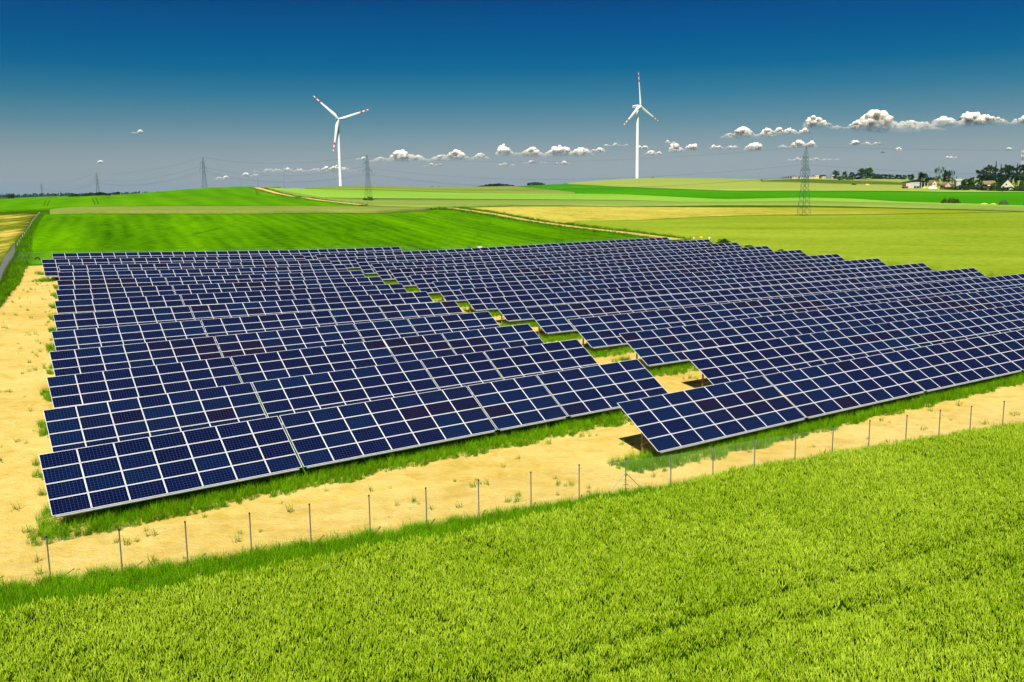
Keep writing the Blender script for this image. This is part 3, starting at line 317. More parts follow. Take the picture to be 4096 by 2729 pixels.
rr = np.concatenate([[0.5], np.geomspace(4, 14000, 150)]); na = 200
P = [(r * math.cos(2 * math.pi * k / na), r * math.sin(2 * math.pi * k / na)) for r in rr for k in range(na)]
me = grid_mesh('ground', P, len(rr), na, MATS['verge'], True, -.06)
# hide-proof: far ground dips under raised crops by giving crops their own height
structure('ground', me)

def patch(name, low, upp, mat, h, ny=14, skirt=None):
    low = np.array(low); upp = np.array(upp); ts = np.linspace(0, 1, ny) ** 1.25
    P = np.concatenate([low * (1 - t) + upp * t for t in ts])
    return structure(name, grid_mesh(name, P, ny, len(low), MATS[mat], False, h, skirt or h + .5))
for key, nm, mat, h, ny in (('F1', 'meadow', 'meadow', .30, 30), ('F2', 'rye_strip', 'olive', .80, 6), ('F3', 'cereal_field', 'upper_green', .45, 26), ('F4a', 'barley_field', 'pale', .60, 14), ('F4b', 'barley_margin', 'pale_olive', .60, 8),
        ('F5', 'beet_field', 'mid_green', .40, 14), ('F6', 'rye_field', 'olive', .80, 8), ('F7', 'hill_field', 'hill_pale', .60, 14), ('F8', 'dark_field', 'hill_dark', .45, 6), ('F9', 'hilltop_field', 'hill_pale', .60, 12),
        ('F10a', 'stubble_field', 'stubble', .22, 12), ('F11', 'rye_field', 'barley', .75, 26), ('F12', 'strip_field', 'striped', .20, 14)):
    patch(nm, *FIELDS[key], mat, h, ny)

# sandy tracks between the fields
def ribbon(name, pts, half, mat, h):
    a = np.array(pts); s = np.concatenate([[0], np.cumsum(np.hypot(*np.diff(a, axis=0).T))]); n = 60; t = np.linspace(0, s[-1], n)
    c = np.stack([np.interp(t, s, a[:, 0]), np.interp(t, s, a[:, 1])], -1); d = np.gradient(c, axis=0); d /= np.linalg.norm(d, axis=1)[:, None]
    nrm = np.stack([d[:, 1], -d[:, 0]], -1); rg = np.random.RandomState(3)
    L = []; 
    for k in (-1, -.33, .33, 1): L.append(c + nrm * (half * k + (rg.rand(n, 1) - .5) * .25 * half * (abs(k) == 1)))
    P = np.concatenate(L)
    return structure(name, grid_mesh(name, P, 4, n, mat, False, h))
ribbon('track', TRACKS['track_a'], 2.2, M_sand, .62)
ribbon('track', TRACKS['track_b'], 2.0, M_sand, .42)
for k in ('tl1', 'tl2', 'tl3', 'tl4'): ribbon('wheel_track', TRACKS[k], .2, MATS['verge'], .56)

# sandy ground of the solar park
fpa = np.array(FENCE_POSTS)
front = np.concatenate([[(-30.0, 31.2)], fpa, [(45., 59.), (70., 70.), (104., 86.)]])
s_ = np.linspace(0, 1, 90); sf = np.concatenate([[0], np.cumsum(np.hypot(*np.diff(front, axis=0).T))]); sf /= sf[-1]
lowc = np.stack([np.interp(s_, sf, front[:, 0]), np.interp(s_, sf, front[:, 1])], -1)
rear = np.array([(-82, 152), UV(12, 158), UV(72, 158), UV(74, 149), UV(136, 149)]); sr = np.concatenate([[0], np.cumsum(np.hypot(*np.diff(rear, axis=0).T))]); sr /= sr[-1]
uppc = np.stack([np.interp(s_, sr, rear[:, 0]), np.interp(s_, sr, rear[:, 1])], -1)
ny = 60; P = np.concatenate([lowc * (1 - t) + uppc * t for t in np.linspace(0, 1, ny)])
structure('sand_ground', grid_mesh('sand_ground', P, ny, 90, M_sand, False, .03))
# ------------------------------------------------------------------ solar tables
PW, PH, W, PP = 1.65, .992, 1.67, 1.012
TILT = R(30.0); CT, ST = math.cos(TILT), math.sin(TILT); HALF = 2 * PP * CT; LOW = .68; TOPZ = LOW + 4 * PP * ST
def panel_mesh():
    mb = MB(); f = .019; t = .038
    o = [(0, 0), (PW, 0), (PW, PH), (0, PH)]; i = [(f, f), (PW - f, f), (PW - f, PH - f), (f, PH - f)]
    V = [(x, y, 0) for x, y in o] + [(x, y, t) for x, y in o] + [(x, y, t) for x, y in i] + [(x, y, t - .006) for x, y in i]
    F = [(3, 2, 1, 0)]; F += [(k, (k + 1) % 4, 4 + (k + 1) % 4, 4 + k) for k in range(4)]
    F += [(4 + k, 4 + (k + 1) % 4, 8 + (k + 1) % 4, 8 + k) for k in range(4)] + [(8 + k, 8 + (k + 1) % 4, 12 + (k + 1) % 4, 12 + k) for k in range(4)]
    mb.add(V, F, 0); mb.add([V[k] for k in (12, 13, 14, 15)], [(0, 1, 2, 3)], 1)
    return mb.mesh('panel', [MATS['panel_frame'], MATS['panel_glass']])
PANEL = panel_mesh()
_cache = {}
def cached(key, fn):
    if key not in _cache: _cache[key] = fn()
    return _cache[key]
def slope_pt(s, dn=0.0):      # s metres up the slope from the low edge, dn metres below the module underside
    return (-HALF + s * CT + dn * ST, LOW + s * ST - dn * CT)
def purlin_mesh(L): return MB().box((0, 0, 0), (L, .055, .085)).box((0, -.034, .028), (L, .014, .016)).mesh('purlin', [MATS['zinc']])
def rafter_mesh(): return MB().box((0, 0, 0), (.06, 3.4, .10)).mesh('rafter', [MATS['zinc_dark']])
def post_mesh(): return MB().box((0, 0, 0), (.016, .12, 2.1)).box((.034, .052, 0), (.052, .016, 2.1)).box((.034, -.052, 0), (.052, .016, 2.1)).mesh('post', [MATS['post_steel']])
def brace_mesh(): return MB().bar((0, .05, .55), (0, -1.05, 1.12), .035).mesh('brace', [MATS['post_steel']])
rg = np.random.RandomState(11)
_ph = rg.rand(40) * 6.28
def hue(u, v, r):
    c = .5 + .22 * math.sin(u * .16 + v * .31 + _ph[0]) + .18 * math.sin(u * .31 - v * .17 + r * 1.3 + _ph[1]) + .12 * math.sin(v * .9 + u * .05 + _ph[2])
    return min(1, max(0, c + rg.normal() * .11))
def solar_table(u0, v, n, label, group):
    L = n * W - .02
    A = UV(u0, v - HALF); B = UV(u0 + L, v - HALF); za, zb = Z(*A), Z(*B); mid = (A + B) / 2
    root = bpy.data.objects.new('solar_table', None); root.empty_display_size = .3
    root.location = (mid[0], mid[1], (za + zb) / 2); root.rotation_euler = (0, -math.atan2(zb - za, L), AZ); root.rotation_mode = 'XYZ'
    link(root); tag(root, label, 'solar array', group)
    for r in range(4):
        y, z = slope_pt(r * PP)
        for k in range(n):
            o = bpy.data.objects.new('panel', PANEL); o.location = (-L / 2 + k * W, y, z); o.rotation_euler = (TILT, 0, 0)
            h = hue(u0 + k * W, v, r); o.color = (h, h, h, 1); link(o, root)
    pm = cached(('p', n), lambda: purlin_mesh(L - .32))
    for r in range(5):
        y, z = slope_pt(min(4 * PP - .06, r * PP + (.0 if r else -.035)), .05)
        o = put('purlin', pm, root, (0, y, z), (TILT, 0, 0))
    npst = max(2, round(L / 3.4)); rm = cached('r', rafter_mesh); po = cached('po', post_mesh); bm_ = cached('b', brace_mesh)
    for k in range(npst):
        x = -L / 2 + .45 + (L - .9) * k / (npst - 1)
        y, z = slope_pt(2 * PP, .15); put('rafter', rm, root, (x, y, z), (TILT, 0, 0))
        put('post', po, root, (x, .1, .62)); put('brace', bm_, root, (x - .05, .1, 0))
    return root
GAP = .076
ROWS_L = [(3.55 + 1.035 * i, 48.1 + 8.40 * i, [7, 7, 3, 5]) for i in range(11)] + [(12.78, 48.1 + 8.4 * 11, [7, 7, 3, 5]), (14.97, 48.1 + 8.4 * 12, [7, 7, 7, 7, 5])]
ROWS_R = [(32.02, 39.72, [7] * 7)] + [(44.62 + 1.035 * i, 48.1 + 8.4 * i, [7, 7, 7, 7, 7, 7, 2]) for i in range(11)] + [(51.75, 48.1 + 8.4 * 11, [7, 7, 7, 7, 7, 7, 2])]
def row_end(row):
    u, v, tb = row; return u + sum(tb) * W + GAP * (len(tb) - 1)
for b, rows_ in ((0, ROWS_L), (1, ROWS_R)):
    for i, (u, v, tb) in enumerate(rows_):
        for k, n in enumerate(tb):
            X, Y = UV(u, v)
            if X < .66 * Y + 4:
                if b == 0: lab = 'blue solar table, %s row from the wire fence, %s table from the sandy lane' % (ORD[i + 1], ORD[k + 1])
                else: lab = 'blue solar table beyond the stepped aisle, %s row from the fence, %s from the aisle' % (ORD[i + 1], ORD[k + 1])
                solar_table(u, v, n, lab, 'solar tables of the lane-side block' if b == 0 else 'solar tables of the block beyond the aisle')
            u += n * W + GAP
# green growth on the ground under the tables
for row in ROWS_L + ROWS_R:
    u, v, tb = row; e = row_end(row); first = row is ROWS_L[0] or row is ROWS_R[0]; us = np.linspace(u + (1.5 if row in ROWS_L else 5.0), e - (4.5 if row in ROWS_L else 1.5), 30)
    P = np.concatenate([np.array([UV(a, v - 2 * HALF + dv) for a in us]) for dv in np.linspace(-.5 if first else -4.75, 2 * HALF + .05, 5)])
    structure('grass_strip', grid_mesh('grass_strip', P, 5, 30, MATS['verge'], False, .06))
# random tint through the object colour
t = MATS['panel_glass'].node_tree
oi = [n for n in t.nodes if n.bl_idname == 'ShaderNodeObjectInfo'][0]
rp = oi.outputs['Random'].links[0].to_node; sx = t.nodes.new('ShaderNodeSeparateColor'); t.links.new(oi.outputs['Color'], sx.inputs[0]); t.links.new(sx.outputs[0], rp.inputs[0])
# ------------------------------------------------------------------ fences
def chain_link(mb, a, b, za, zb, h, pitch, r):
    a = np.array(a); b = np.array(b); L = float(np.hypot(*(b - a))); n = int((L + h) / pitch)
    def pt(s, t): return (a[0] + (b[0] - a[0]) * s / L, a[1] + (b[1] - a[1]) * s / L, za + (zb - za) * s / L + .08 + t)
    for k in range(n + 1):
        for sgn in (1, -1):
            s0 = k * pitch - h; s1 = k * pitch; t0, t1 = (0, h) if sgn > 0 else (h, 0)
            if s0 < 0: t0 += (t1 - t0) * (-s0) / h; s0 = 0
            if s1 > L: t1 -= (t1 - t0) * (s1 - L) / (s1 - s0); s1 = L
            if s1 - s0 > .05: mb.bar(pt(s0, t0), pt(s1, t1), r, 3, cap=False)
def post_shape(h, r=.028, steel='zinc_dark'):
    return MB().bar((0, 0, -.3), (0, 0, h), r, 8, mi=0).bar((0, 0, h), (0, 0, h + .06), r * 1.25, 8, mi=1).mesh('post', [MATS[steel], MATS['black_cap']])
PSH = post_shape(2.02)
d0 = fpa[1] - fpa[0]; ext_l = [tuple(fpa[0] - d0 * k) for k in (4, 3, 2, 1)]; d1 = fpa[-1] - fpa[-2]; ext_r = [tuple(fpa[-1] + d1 * k) for k in range(1, 9)]
line = [np.array(p) for p in ext_l] + list(fpa) + [np.array(p) for p in ext_r]
fence = empty('wire_fence', (line[0][0], line[0][1], Z(*line[0])))
tag(fence, 'chain link fence on thin grey posts between the sand strip and the wheat', 'fence')
base = fence.location
wm = MB()
for k, p in enumerate(line):
    z = Z(*p); o = put('post', PSH, fence, (p[0] - base.x, p[1] - base.y, z - base.z))
    if k + 1 < len(line):
        q = line[k + 1]; zq = Z(*q)
        chain_link(wm, p - line[0], q - line[0], z - base.z, zq - base.z, 1.85, .16, .0014)
        for hh in (.1, 1.0, 1.93): wm.bar((p[0] - base.x, p[1] - base.y, z - base.z + hh), (q[0] - base.x, q[1] - base.y, zq - base.z + hh), .003, 3, cap=False)
o = wm.obj('wire_mesh', [MATS['wire']], fence); o['kind'] = 'stuff'
# braced straining post (the 11th post in view)
p = fpa[10]; z = Z(*p); dirv = (fpa[11] - fpa[9]); dirv = dirv / np.linalg.norm(dirv)
for sg in (-1, 1):
    q = p + dirv * sg * 1.35; zq = Z(*q)
    MB().bar((p[0] - base.x, p[1] - base.y, z - base.z + 1.35), (q[0] - base.x, q[1] - base.y, zq - base.z - .05), .022, 6).obj('brace', [MATS['zinc']], fence)
for hh in (2.0, .75):
    MB().bar((p[0] - base.x - dirv[0] * .14, p[1] - base.y - dirv[1] * .14, z - base.z + hh), (p[0] - base.x + dirv[0] * .14, p[1] - base.y + dirv[1] * .14, z - base.z + hh), .018, 6).obj('bracket', [MATS['zinc_dark']], fence)
# side fence along the lane
def simple_fence(name, pts, step, h, label, steel, pitch, wr, rads=.03):
    a = np.array(pts); s = np.concatenate([[0], np.cumsum(np.hypot(*np.diff(a, axis=0).T))]); t = np.arange(0, s[-1], step)
    P = np.stack([np.interp(t, s, a[:, 0]), np.interp(t, s, a[:, 1])], -1); z = Zs(P); f = empty(name, (P[0][0], P[0][1], z[0])); tag(f, label, 'fence')
    sh = post_shape(h, rads, steel); m = MB()
    for k in range(len(P)):
        put('post', sh, f, (P[k][0] - P[0][0], P[k][1] - P[0][1], z[k] - z[0]))
        if k + 1 < len(P):
            if pitch: chain_link(m, P[k] - P[0], P[k + 1] - P[0], z[k] - z[0], z[k + 1] - z[0], h - .15, pitch, wr)
            for hh in (.15, h - .08): m.bar((*(P[k] - P[0]), z[k] - z[0] + hh), (*(P[k + 1] - P[0]), z[k + 1] - z[0] + hh), .004, 3, cap=False)
    o = m.obj('wire_mesh', [MATS['wire']], f); o['kind'] = 'stuff'; return f
lf = LEFT_FENCE
simple_fence('wire_fence', [(-44.6, 70.), *lf[:6]], 2.5, 2.0, 'grey chain link fence running beside the sandy lane', 'zinc', .12, .005, .035)
simple_fence('pale_post_fence', lf[6:], 7.0, 1.1, 'row of pale posts and wire between striped field and meadow', 'plank', 0, 0, .055)
rear_pts = [tuple(UV(2, 160)), tuple(UV(74, 160)), tuple(UV(76, 152)), tuple(UV(126, 151))]
simple_fence('rear_fence', rear_pts, 5.0, 2.0, 'thin post and wire fence behind the last solar row', 'zinc_dark', .25, .002, .03)
# ------------------------------------------------------------------ vegetation: tufts instanced on surveyed points
def blade(mb, x, y, ang, lean, h, wd, mi, rg, seg=3, z0=0.0):
    d = Vector((math.cos(ang), math.sin(ang), 0)); s = Vector((-d.y, d.x, 0)); V = []
    for k in range(seg + 1):
        t = k / seg; p = Vector((x, y, z0)) + d * (lean * h * t ** 1.8) + Vector((0, 0, h * (t - .25 * lean * t * t)))
        ww = wd * (1 - t ** 2.2) * .5 + .0008
        V += [p - s * ww, p + s * ww]
    mb.add(V, [(2 * k, 2 * k + 1, 2 * k + 3, 2 * k + 2) for k in range(seg)], mi)
def grass_tuft(seed, n, rad, hmin, hmax, wd, mats, dry=.15):
    rg = np.random.RandomState(seed); mb = MB()
    for k in range(n):
        a = rg.rand() * 6.283; r = rad * math.sqrt(rg.rand())
        blade(mb, r * math.cos(a), r * math.sin(a), rg.rand() * 6.283, .15 + .55 * rg.rand(), hmin + (hmax - hmin) * rg.rand(), wd * (.7 + .6 * rg.rand()), 1 if rg.rand() < dry else 0, rg)
    return mb.mesh('tuft', mats)
def wheat_tuft(seed, n, rad):
    rg = np.random.RandomState(seed); mb = MB()
    for k in range(n):
        a = rg.rand() * 6.283; r = rad * math.sqrt(rg.rand()); x, y = r * math.cos(a), r * math.sin(a); h = .62 + .16 * rg.rand(); an = rg.rand() * 6.283
        ln = .05 + .09 * rg.rand(); top = Vector((x + math.cos(an) * ln * h, y + math.sin(an) * ln * h, h))
        mb.bar((x, y, 0), top, .004, 3, .003, mi=0, cap=False)
        tip = top + Vector((math.cos(an) * (.03 + .07 * rg.rand()), math.sin(an) * (.03 + .07 * rg.rand()), .14 + .06 * rg.rand())); m = (top + tip) / 2
        mb.bar(top, m, .007, 4, .017, mi=1, cap=False); mb.bar(m, tip, .017, 4, .004, mi=1)
        for q in range(2):
            blade(mb, x, y, rg.rand() * 6.283, .5 + .5 * rg.rand(), .34 + .40 * rg.rand(), .020 + .010 * rg.rand(), 0, rg, 3)
    return mb.mesh('wheat', [MATS['wheat_leaf'], MATS['wheat_ear']])
def proto_coll(name, meshes):
    c = bpy.data.collections.new(name)
    for m in meshes: c.objects.link(bpy.data.objects.new(name + '_plant', m))
    return c
def scatter(name, P, protos, smin, smax, tilt, label_kind='stuff', seed=0, zoff=0.0, sizes=None):
    P = np.asarray(P, float); z = Zs(P) + zoff
    me = bpy.data.meshes.new(name); me.from_pydata([(a, b, c) for (a, b), c in zip(P, z)], [], [])
    if sizes is not None:
        at = me.attributes.new('psize', 'FLOAT', 'POINT'); at.data.foreach_set('value', np.asarray(sizes, np.float32))
    o = link(bpy.data.objects.new(name, me)); o['kind'] = 'stuff'
    g = bpy.data.node_groups.new(name + '_scatter', 'GeometryNodeTree')
    g.interface.new_socket('Geometry', in_out='INPUT', socket_type='NodeSocketGeometry'); g.interface.new_socket('Geometry', in_out='OUTPUT', socket_type='NodeSocketGeometry')
    gi = g.nodes.new('NodeGroupInput'); go = g.nodes.new('NodeGroupOutput'); ip = g.nodes.new('GeometryNodeInstanceOnPoints'); ci = g.nodes.new('GeometryNodeCollectionInfo')
    ci.inputs['Collection'].default_value = protos; ci.inputs['Separate Children'].default_value = True; ci.inputs['Reset Children'].default_value = True
    ip.inputs['Pick Instance'].default_value = True
    def rnd(dt, a, b, sd):
        n = g.nodes.new('FunctionNodeRandomValue'); n.data_type = dt
        ins = [s for s in n.inputs if s.enabled and s.name in ('Min', 'Max')]
        ins[0].default_value = a; ins[1].default_value = b; n.inputs['Seed'].default_value = sd
        return [s for s in n.outputs if s.enabled][0]
    g.links.new(gi.outputs[0], ip.inputs['Points']); g.links.new(ci.outputs[0], ip.inputs['Instance'])
    g.links.new(rnd('INT', 0, len(protos.objects) - 1, 1 + seed), ip.inputs['Instance Index'])
    e2r = g.nodes.new('FunctionNodeEulerToRotation'); g.links.new(rnd('FLOAT_VECTOR', (-tilt, -tilt, 0), (tilt, tilt, 6.283), 2 + seed), e2r.inputs[0]); g.links.new(e2r.outputs[0], ip.inputs['Rotation'])
    s = rnd('FLOAT', smin, smax, 3 + seed)
    if sizes is not None:
        na_ = g.nodes.new('GeometryNodeInputNamedAttribute'); na_.data_type = 'FLOAT'; na_.inputs['Name'].default_value = 'psize'
        mm = g.nodes.new('ShaderNodeMath'); mm.operation = 'MULTIPLY'; g.links.new(s, mm.inputs[0]); g.links.new([q for q in na_.outputs if q.enabled][0], mm.inputs[1]); s = mm.outputs[0]
    g.links.new(s, ip.inputs['Scale']); g.links.new(ip.outputs[0], go.inputs[0])
    md = o.modifiers.new('scatter', 'NODES'); md.node_group = g
    return o
GR = [MATS['grass'], MATS['dry_grass']]
C_grass = proto_coll('grass', [grass_tuft(20 + k, 16, .13, .35, .80, .016, GR, .10) for k in range(5)])
C_weed = proto_coll('weed', [grass_tuft(40 + k, 14, .12, .15, .42, .018, GR, .30) for k in range(4)])
C_lush = proto_coll('lush', [grass_tuft(60 + k, 18, .20, .4, .9, .030, [MATS['weed'], MATS['grass']], .5) for k in range(4)])
C_wheat = proto_coll('wheat', [wheat_tuft(80 + k, 5, .11) for k in range(7)])
C_far = proto_coll('far', [grass_tuft(100 + k, 18, .55, .5, 1.2, .08, [MATS['weed'], MATS['grass']], .5) for k in range(3)])
rg = np.random.RandomState(5)
def vnoise(P, s, seed=0):
    P = np.asarray(P) * s; r = np.random.RandomState(seed).rand(6, 3); o = 0
    for a, b, c in r: o = o + np.sin(P[:, 0] * (1.3 * a + .4) * 2.1 + P[:, 1] * (b - .5) * 3.4 + c * 6.28) * np.cos(P[:, 1] * (1.1 * c + .4) * 1.9 - P[:, 0] * (a - .5) * 2.2 + a * 9)
    return o / 3.0
# wheat: everything on the camera side of the fence
sfx = np.concatenate([[-60.], fpa[:, 0], [80.]]); sfy = np.concatenate([[fpa[0, 1] - .27 * (fpa[0, 0] + 60)], fpa[:, 1], [fpa[-1, 1] + .42 * (80 - fpa[-1, 0])]])
def fence_y(x): return np.interp(x, sfx, sfy)
def band(x): return np.interp(x, [-20, 0, 6, 12, 40], [3.6, 2.3, 1.5, .7, .5])
n = 250000; P = np.stack([rg.uniform(-26, 46, n), rg.uniform(21, 66, n)], -1)
k = (np.abs(P[:, 0]) < .64 * P[:, 1] + 2.0) & (P[:, 1] < fence_y(P[:, 0]) - band(P[:, 0]) + .35 * vnoise(P, .8, 1)) & (P[:, 1] > 23.5)
P = P[k]
# two wheel tramlines where the stems stand shorter and sparser
def tram(P):
    def dist(a, b):
        a = np.array(a); d = np.array(b) - a; d = d / np.linalg.norm(d); return np.abs((P - a) @ np.array((-d[1], d[0])))
    return np.minimum(dist((8.34, 30.65), (21.53, 37.07)), dist((7.77, 28.41), (19.53, 33.41)))
td = tram(P); keep = (td > .22) | (rg.rand(len(P)) < .55); P = P[keep]; td = td[keep]
sz = (1.0 - .22 * np.exp(-(td / .45) ** 2)) * (1.0 + .10 * vnoise(P, .35, 4))
scatter('wheat_crop', P, C_wheat, .85, 1.15, .16, seed=3, sizes=sz)
print('wheat', len(P))
# tall grass between wheat and fence
n = 26000; x = rg.uniform(-30, 46, n); P = np.stack([x, fence_y(x) + .5 - rg.rand(n) * (band(x) + 1.0)], -1); P = P[(np.abs(P[:, 0]) < .64 * P[:, 1] + 3)]
P = P[(P[:, 1] < fence_y(P[:, 0]) + .25 * vnoise(P, 1.4, 9)) ]
scatter('tall_grass', P, C_grass, .75, 1.15, .22, seed=11); print('tall', len(P))
# grass strips along the low edges of the solar rows and on their ends
S = []
def strip(u0, u1, v0, v1, dens, rag=.35, thresh=-9):
    n = int((u1 - u0) * (v1 - v0) * dens); uv = np.stack([rg.uniform(u0, u1, n), rg.uniform(v0, v1, n)], -1)
    nz = vnoise(uv, .9, 2); uv = uv[(uv[:, 1] > v0 + rag * (1 + nz)) & (nz > thresh) & (uv[:, 0] > u0 + .3 * (1 + vnoise(uv, 1.3, 3)))]
    S.append(uv @ np.stack([EU, NV]))
vl = 48.1 - 2 * HALF
strip(2.2, 42.0, vl - 1.75, vl + .9, 30)
strip(30.0, 80.0, 39.72 - 2 * HALF - 1.35, 39.72 - 2 * HALF + .9, 30)
strip(29.6, 33.0, 39.72 - 2 * HALF - .8, 39.72 - 2 * HALF + 1.6, 22)
for i in range(12):
    ul = 3.55 + 1.035 * i if i < 11 else 12.78; v = 48.1 + 8.4 * i - 2 * HALF; le = row_end(ROWS_L[i]); ru = ROWS_R[i + 1][0]
    if i: strip(ul - 1.2, ul + .8, v - 1.1, v + 2.2, 20, .3, -.45)
    else: strip(ul - .9, ul + .4, v + .2, v + 3.0, 16, .3, -.1)
    strip(le - 2.5, ru + 7.0, v - 1.6, v + 1.1, 24)
    strip(ru - 3.5, ru + 3.0, v + 3.4, v + 5.6, 10, .3, .1)
for i, (u, v, tb) in enumerate(ROWS_L[:7] + ROWS_R[:6]):
    for q in tb[:-1]:
        u += q * W + GAP; strip(u - .9, u + .8, v - 2 * HALF - .6, v + 1.5, 26, .1)
strip(12, 24, 148.9 - 2 * HALF - 1, 148.9 - 2 * HALF + 1, 14)
P = np.concatenate(S); scatter('row_grass', P, C_grass, .55, 1.0, .2, seed=23); print('strips', len(P))
# scattered weeds on the sand
n = 9000; uv = np.stack([rg.uniform(-14, 60, n), rg.uniform(30, 150, n)], -1); P = uv @ np.stack([EU, NV])
nz = vnoise(P, .55, 6); k = (nz > .33) & (P[:, 1] > fence_y(P[:, 0]) + .1) & ((uv[:, 0] < 4 + (uv[:, 1] - 48) * .123) | (uv[:, 1] < 43))
k2 = (rg.rand(n) < .06) & (P[:, 1] > fence_y(P[:, 0]) + .1) & ((uv[:, 0] < 3 + (uv[:, 1] - 48) * .123) | (uv[:, 1] < 43))
P = P[k | k2]; scatter('weeds', P, C_weed, .5, 1.5, .3, seed=31); print('weeds', len(P))
# rank growth along the side fence and in the lane's far end
L = np.array([(-44.6, 70.), *lf]); q = []
s = np.concatenate([[0], np.cumsum(np.hypot(*np.diff(L, axis=0).T))]); n = 5200; tt = s[-1] * rg.rand(n) ** 1.5 ; c = np.stack([np.interp(tt, s, L[:, 0]), np.interp(tt, s, L[:, 1])], -1)
off = rg.uniform(-.6, 1, n) ** 1; wd_ = np.interp(c[:, 1], [70, 110, 135, 160, 200], [1.0, 1.8, 2.6, 2.6, 1.2]); c[:, 0] += off * wd_ + .3
scatter('rank_weeds', c, C_lush, .6, 1.15, .25, seed=41); print('rank', len(c))
# verge along the far side of the array and beside the tracks
q = []
for i in range(3, 13):
    e = row_end(ROWS_R[i]); v = ROWS_R[i][1]; n = 260; q.append(np.stack([rg.uniform(e + .3, e + 7, n), rg.uniform(v - 5, v + 6, n)], -1) @ np.stack([EU, NV]))
for nm, hw in (('track_a', 2.6), ('track_b', 2.4)):
    a = np.array(TRACKS[nm]); s = np.concatenate([[0], np.cumsum(np.hypot(*np.diff(a, axis=0).T))]); n = 1800; tt = rg.uniform(0, s[-1], n); c = np.stack([np.interp(tt, s, a[:, 0]), np.interp(tt, s, a[:, 1])], -1)
    d = np.array(a[-1]) - a[0]; d = d / np.linalg.norm(d); nn = np.array((-d[1], d[0])); sg = np.where(rg.rand(n) < .68, 1, -1)[:, None]; c = c + nn * sg * (hw + rg.rand(n, 1) ** 2 * 4.0); q.append(c)
P = np.concatenate(q); scatter('verge_grass', P, C_far, .6, 1.2, .2, seed=53)
# ------------------------------------------------------------------ wind turbines
def blade_mesh(Rr):
    mb = MB(); n = 10
    st = [(.8, 1.0, 1.0, 0, 0), (2.2, 1.05, 1.0, 0, 0), (4.5, 1.7, .62, 14, .25), (8.0, 2.05, .36, 12, .42), (14, 1.75, .26, 9, .38), (22, 1.32, .20, 6, .28)]
    for fr in (.70, .775, .845, .915, .965): st.append((Rr * fr, 1.32 - (fr - .52) * 1.62, .17, 3, .18))
    st.append((Rr * .992, .38, .15, 1, .08)); st.append((Rr, .10, .12, 0, .02))
    V = []; F = []; mi = []
    for r, hw, th, tw, sh in st:
        for k in range(n):
            t = 2 * math.pi * k / n; x = hw * math.cos(t) + sh * hw; y = hw * th * math.sin(t)
            a = R(tw); V.append((x * math.cos(a) - y * math.sin(a), x * math.sin(a) + y * math.cos(a), r))
    for i in range(len(st) - 1):
        m = 1 if (6 <= i <= 10 and i % 2 == 0) or i >= 10 else 0
        for k in range(n): F.append((i * n + k, i * n + (k + 1) % n, (i + 1) * n + (k + 1) % n, (i + 1) * n + k)); mi.append(m)
    F.append(tuple((len(st) - 1) * n + k for k in range(n))); mi.append(1); F.append(tuple(range(n - 1, -1, -1))); mi.append(0)
    mb.v = V; mb.f = F; mb.m = mi
    return mb.mesh('blade', [MATS['turbine_white'], MATS['turbine_red']], True)
BLADE = blade_mesh(42.3)
def turbine(x, y, z0, zh, yaw, phase, label):
    t = empty('wind_turbine', (x, y, z0)); tag(t, label, 'wind turbine', 'wind turbines on the ridge'); H = zh - z0
    MB().lathe([(2.15, -1), (2.12, 0), (2.02, H * .25), (1.86, H * .5), (1.6, H * .78), (1.32, H - 2.0), (1.32, H - 1.6)], 24).obj('tower', [MATS['turbine_white']], t, True)
    # nacelle frame: local -y is the rotor axis direction, turned by yaw about z
    q = Matrix.Rotation(yaw, 4, 'Z')
    def place(o): o.matrix_parent_inverse = Matrix.Identity(4); o.rotation_euler = (0, 0, yaw); o.location = (0, 0, H); return o
    mb = MB(); prof = [(-3.0, 1.25, 1.3), (-2.4, 1.6, 1.7), (0, 1.75, 1.95), (4.5, 1.75, 1.95), (6.8, 1.6, 1.8), (7.4, 1.25, 1.4)]; V = []; n = 12
    for yy, a, b in prof:
        for k in range(n):
            tt = 2 * math.pi * k / n; cx = math.copysign(abs(math.cos(tt)) ** .5, math.cos(tt)); cz = math.copysign(abs(math.sin(tt)) ** .5, math.sin(tt)); V.append((a * cx, yy, b * cz + .2))
    F = [(i * n + k, i * n + (k + 1) % n, (i + 1) * n + (k + 1) % n, (i + 1) * n + k) for i in range(len(prof) - 1) for k in range(n)] + [tuple(range(n - 1, -1, -1)), tuple((len(prof) - 1) * n + k for k in range(n))]
    na = place(mb.add(V, F).obj('nacelle', [MATS['turbine_white']], t))
    for sx in (-1, 1): MB().box((sx * 1.77, 3.2, .1), (.06, 5.0, .7)).obj('vent_strip', [MATS['turbine_dark']], na)
    MB().box((0, 7.42, .2), (2.0, .06, .8)).obj('vent_strip', [MATS['turbine_dark']], na)
    hb = MB(); prof = [(0.15, -6.2), (.8, -5.9), (1.35, -5.1), (1.55, -4.2), (1.5, -3.4), (1.2, -2.95)]; V = []
    for r_, yy in prof:
        for k in range(n): tt = 2 * math.pi * k / n; V.append((r_ * math.cos(tt), yy, r_ * math.sin(tt)))
    place(hb.add(V, [(i * n + k, i * n + (k + 1) % n, (i + 1) * n + (k + 1) % n, (i + 1) * n + k) for i in range(len(prof) - 1) for k in range(n)] + [tuple(range(n - 1, -1, -1)), tuple((len(prof) - 1) * n + k for k in range(n))]).obj('hub', [MATS['turbine_white']], t, True))
    for k in range(3):
        th = phase + k * 120.0      # screen angle, counter clockwise from +x
        o = put('blade', BLADE, t)
        o.matrix_local = Matrix.Translation((0, 0, H)) @ q @ Matrix.Translation((0, -4.4, 0)) @ Matrix.Rotation(-R(th - 90), 4, 'Y')
    return t
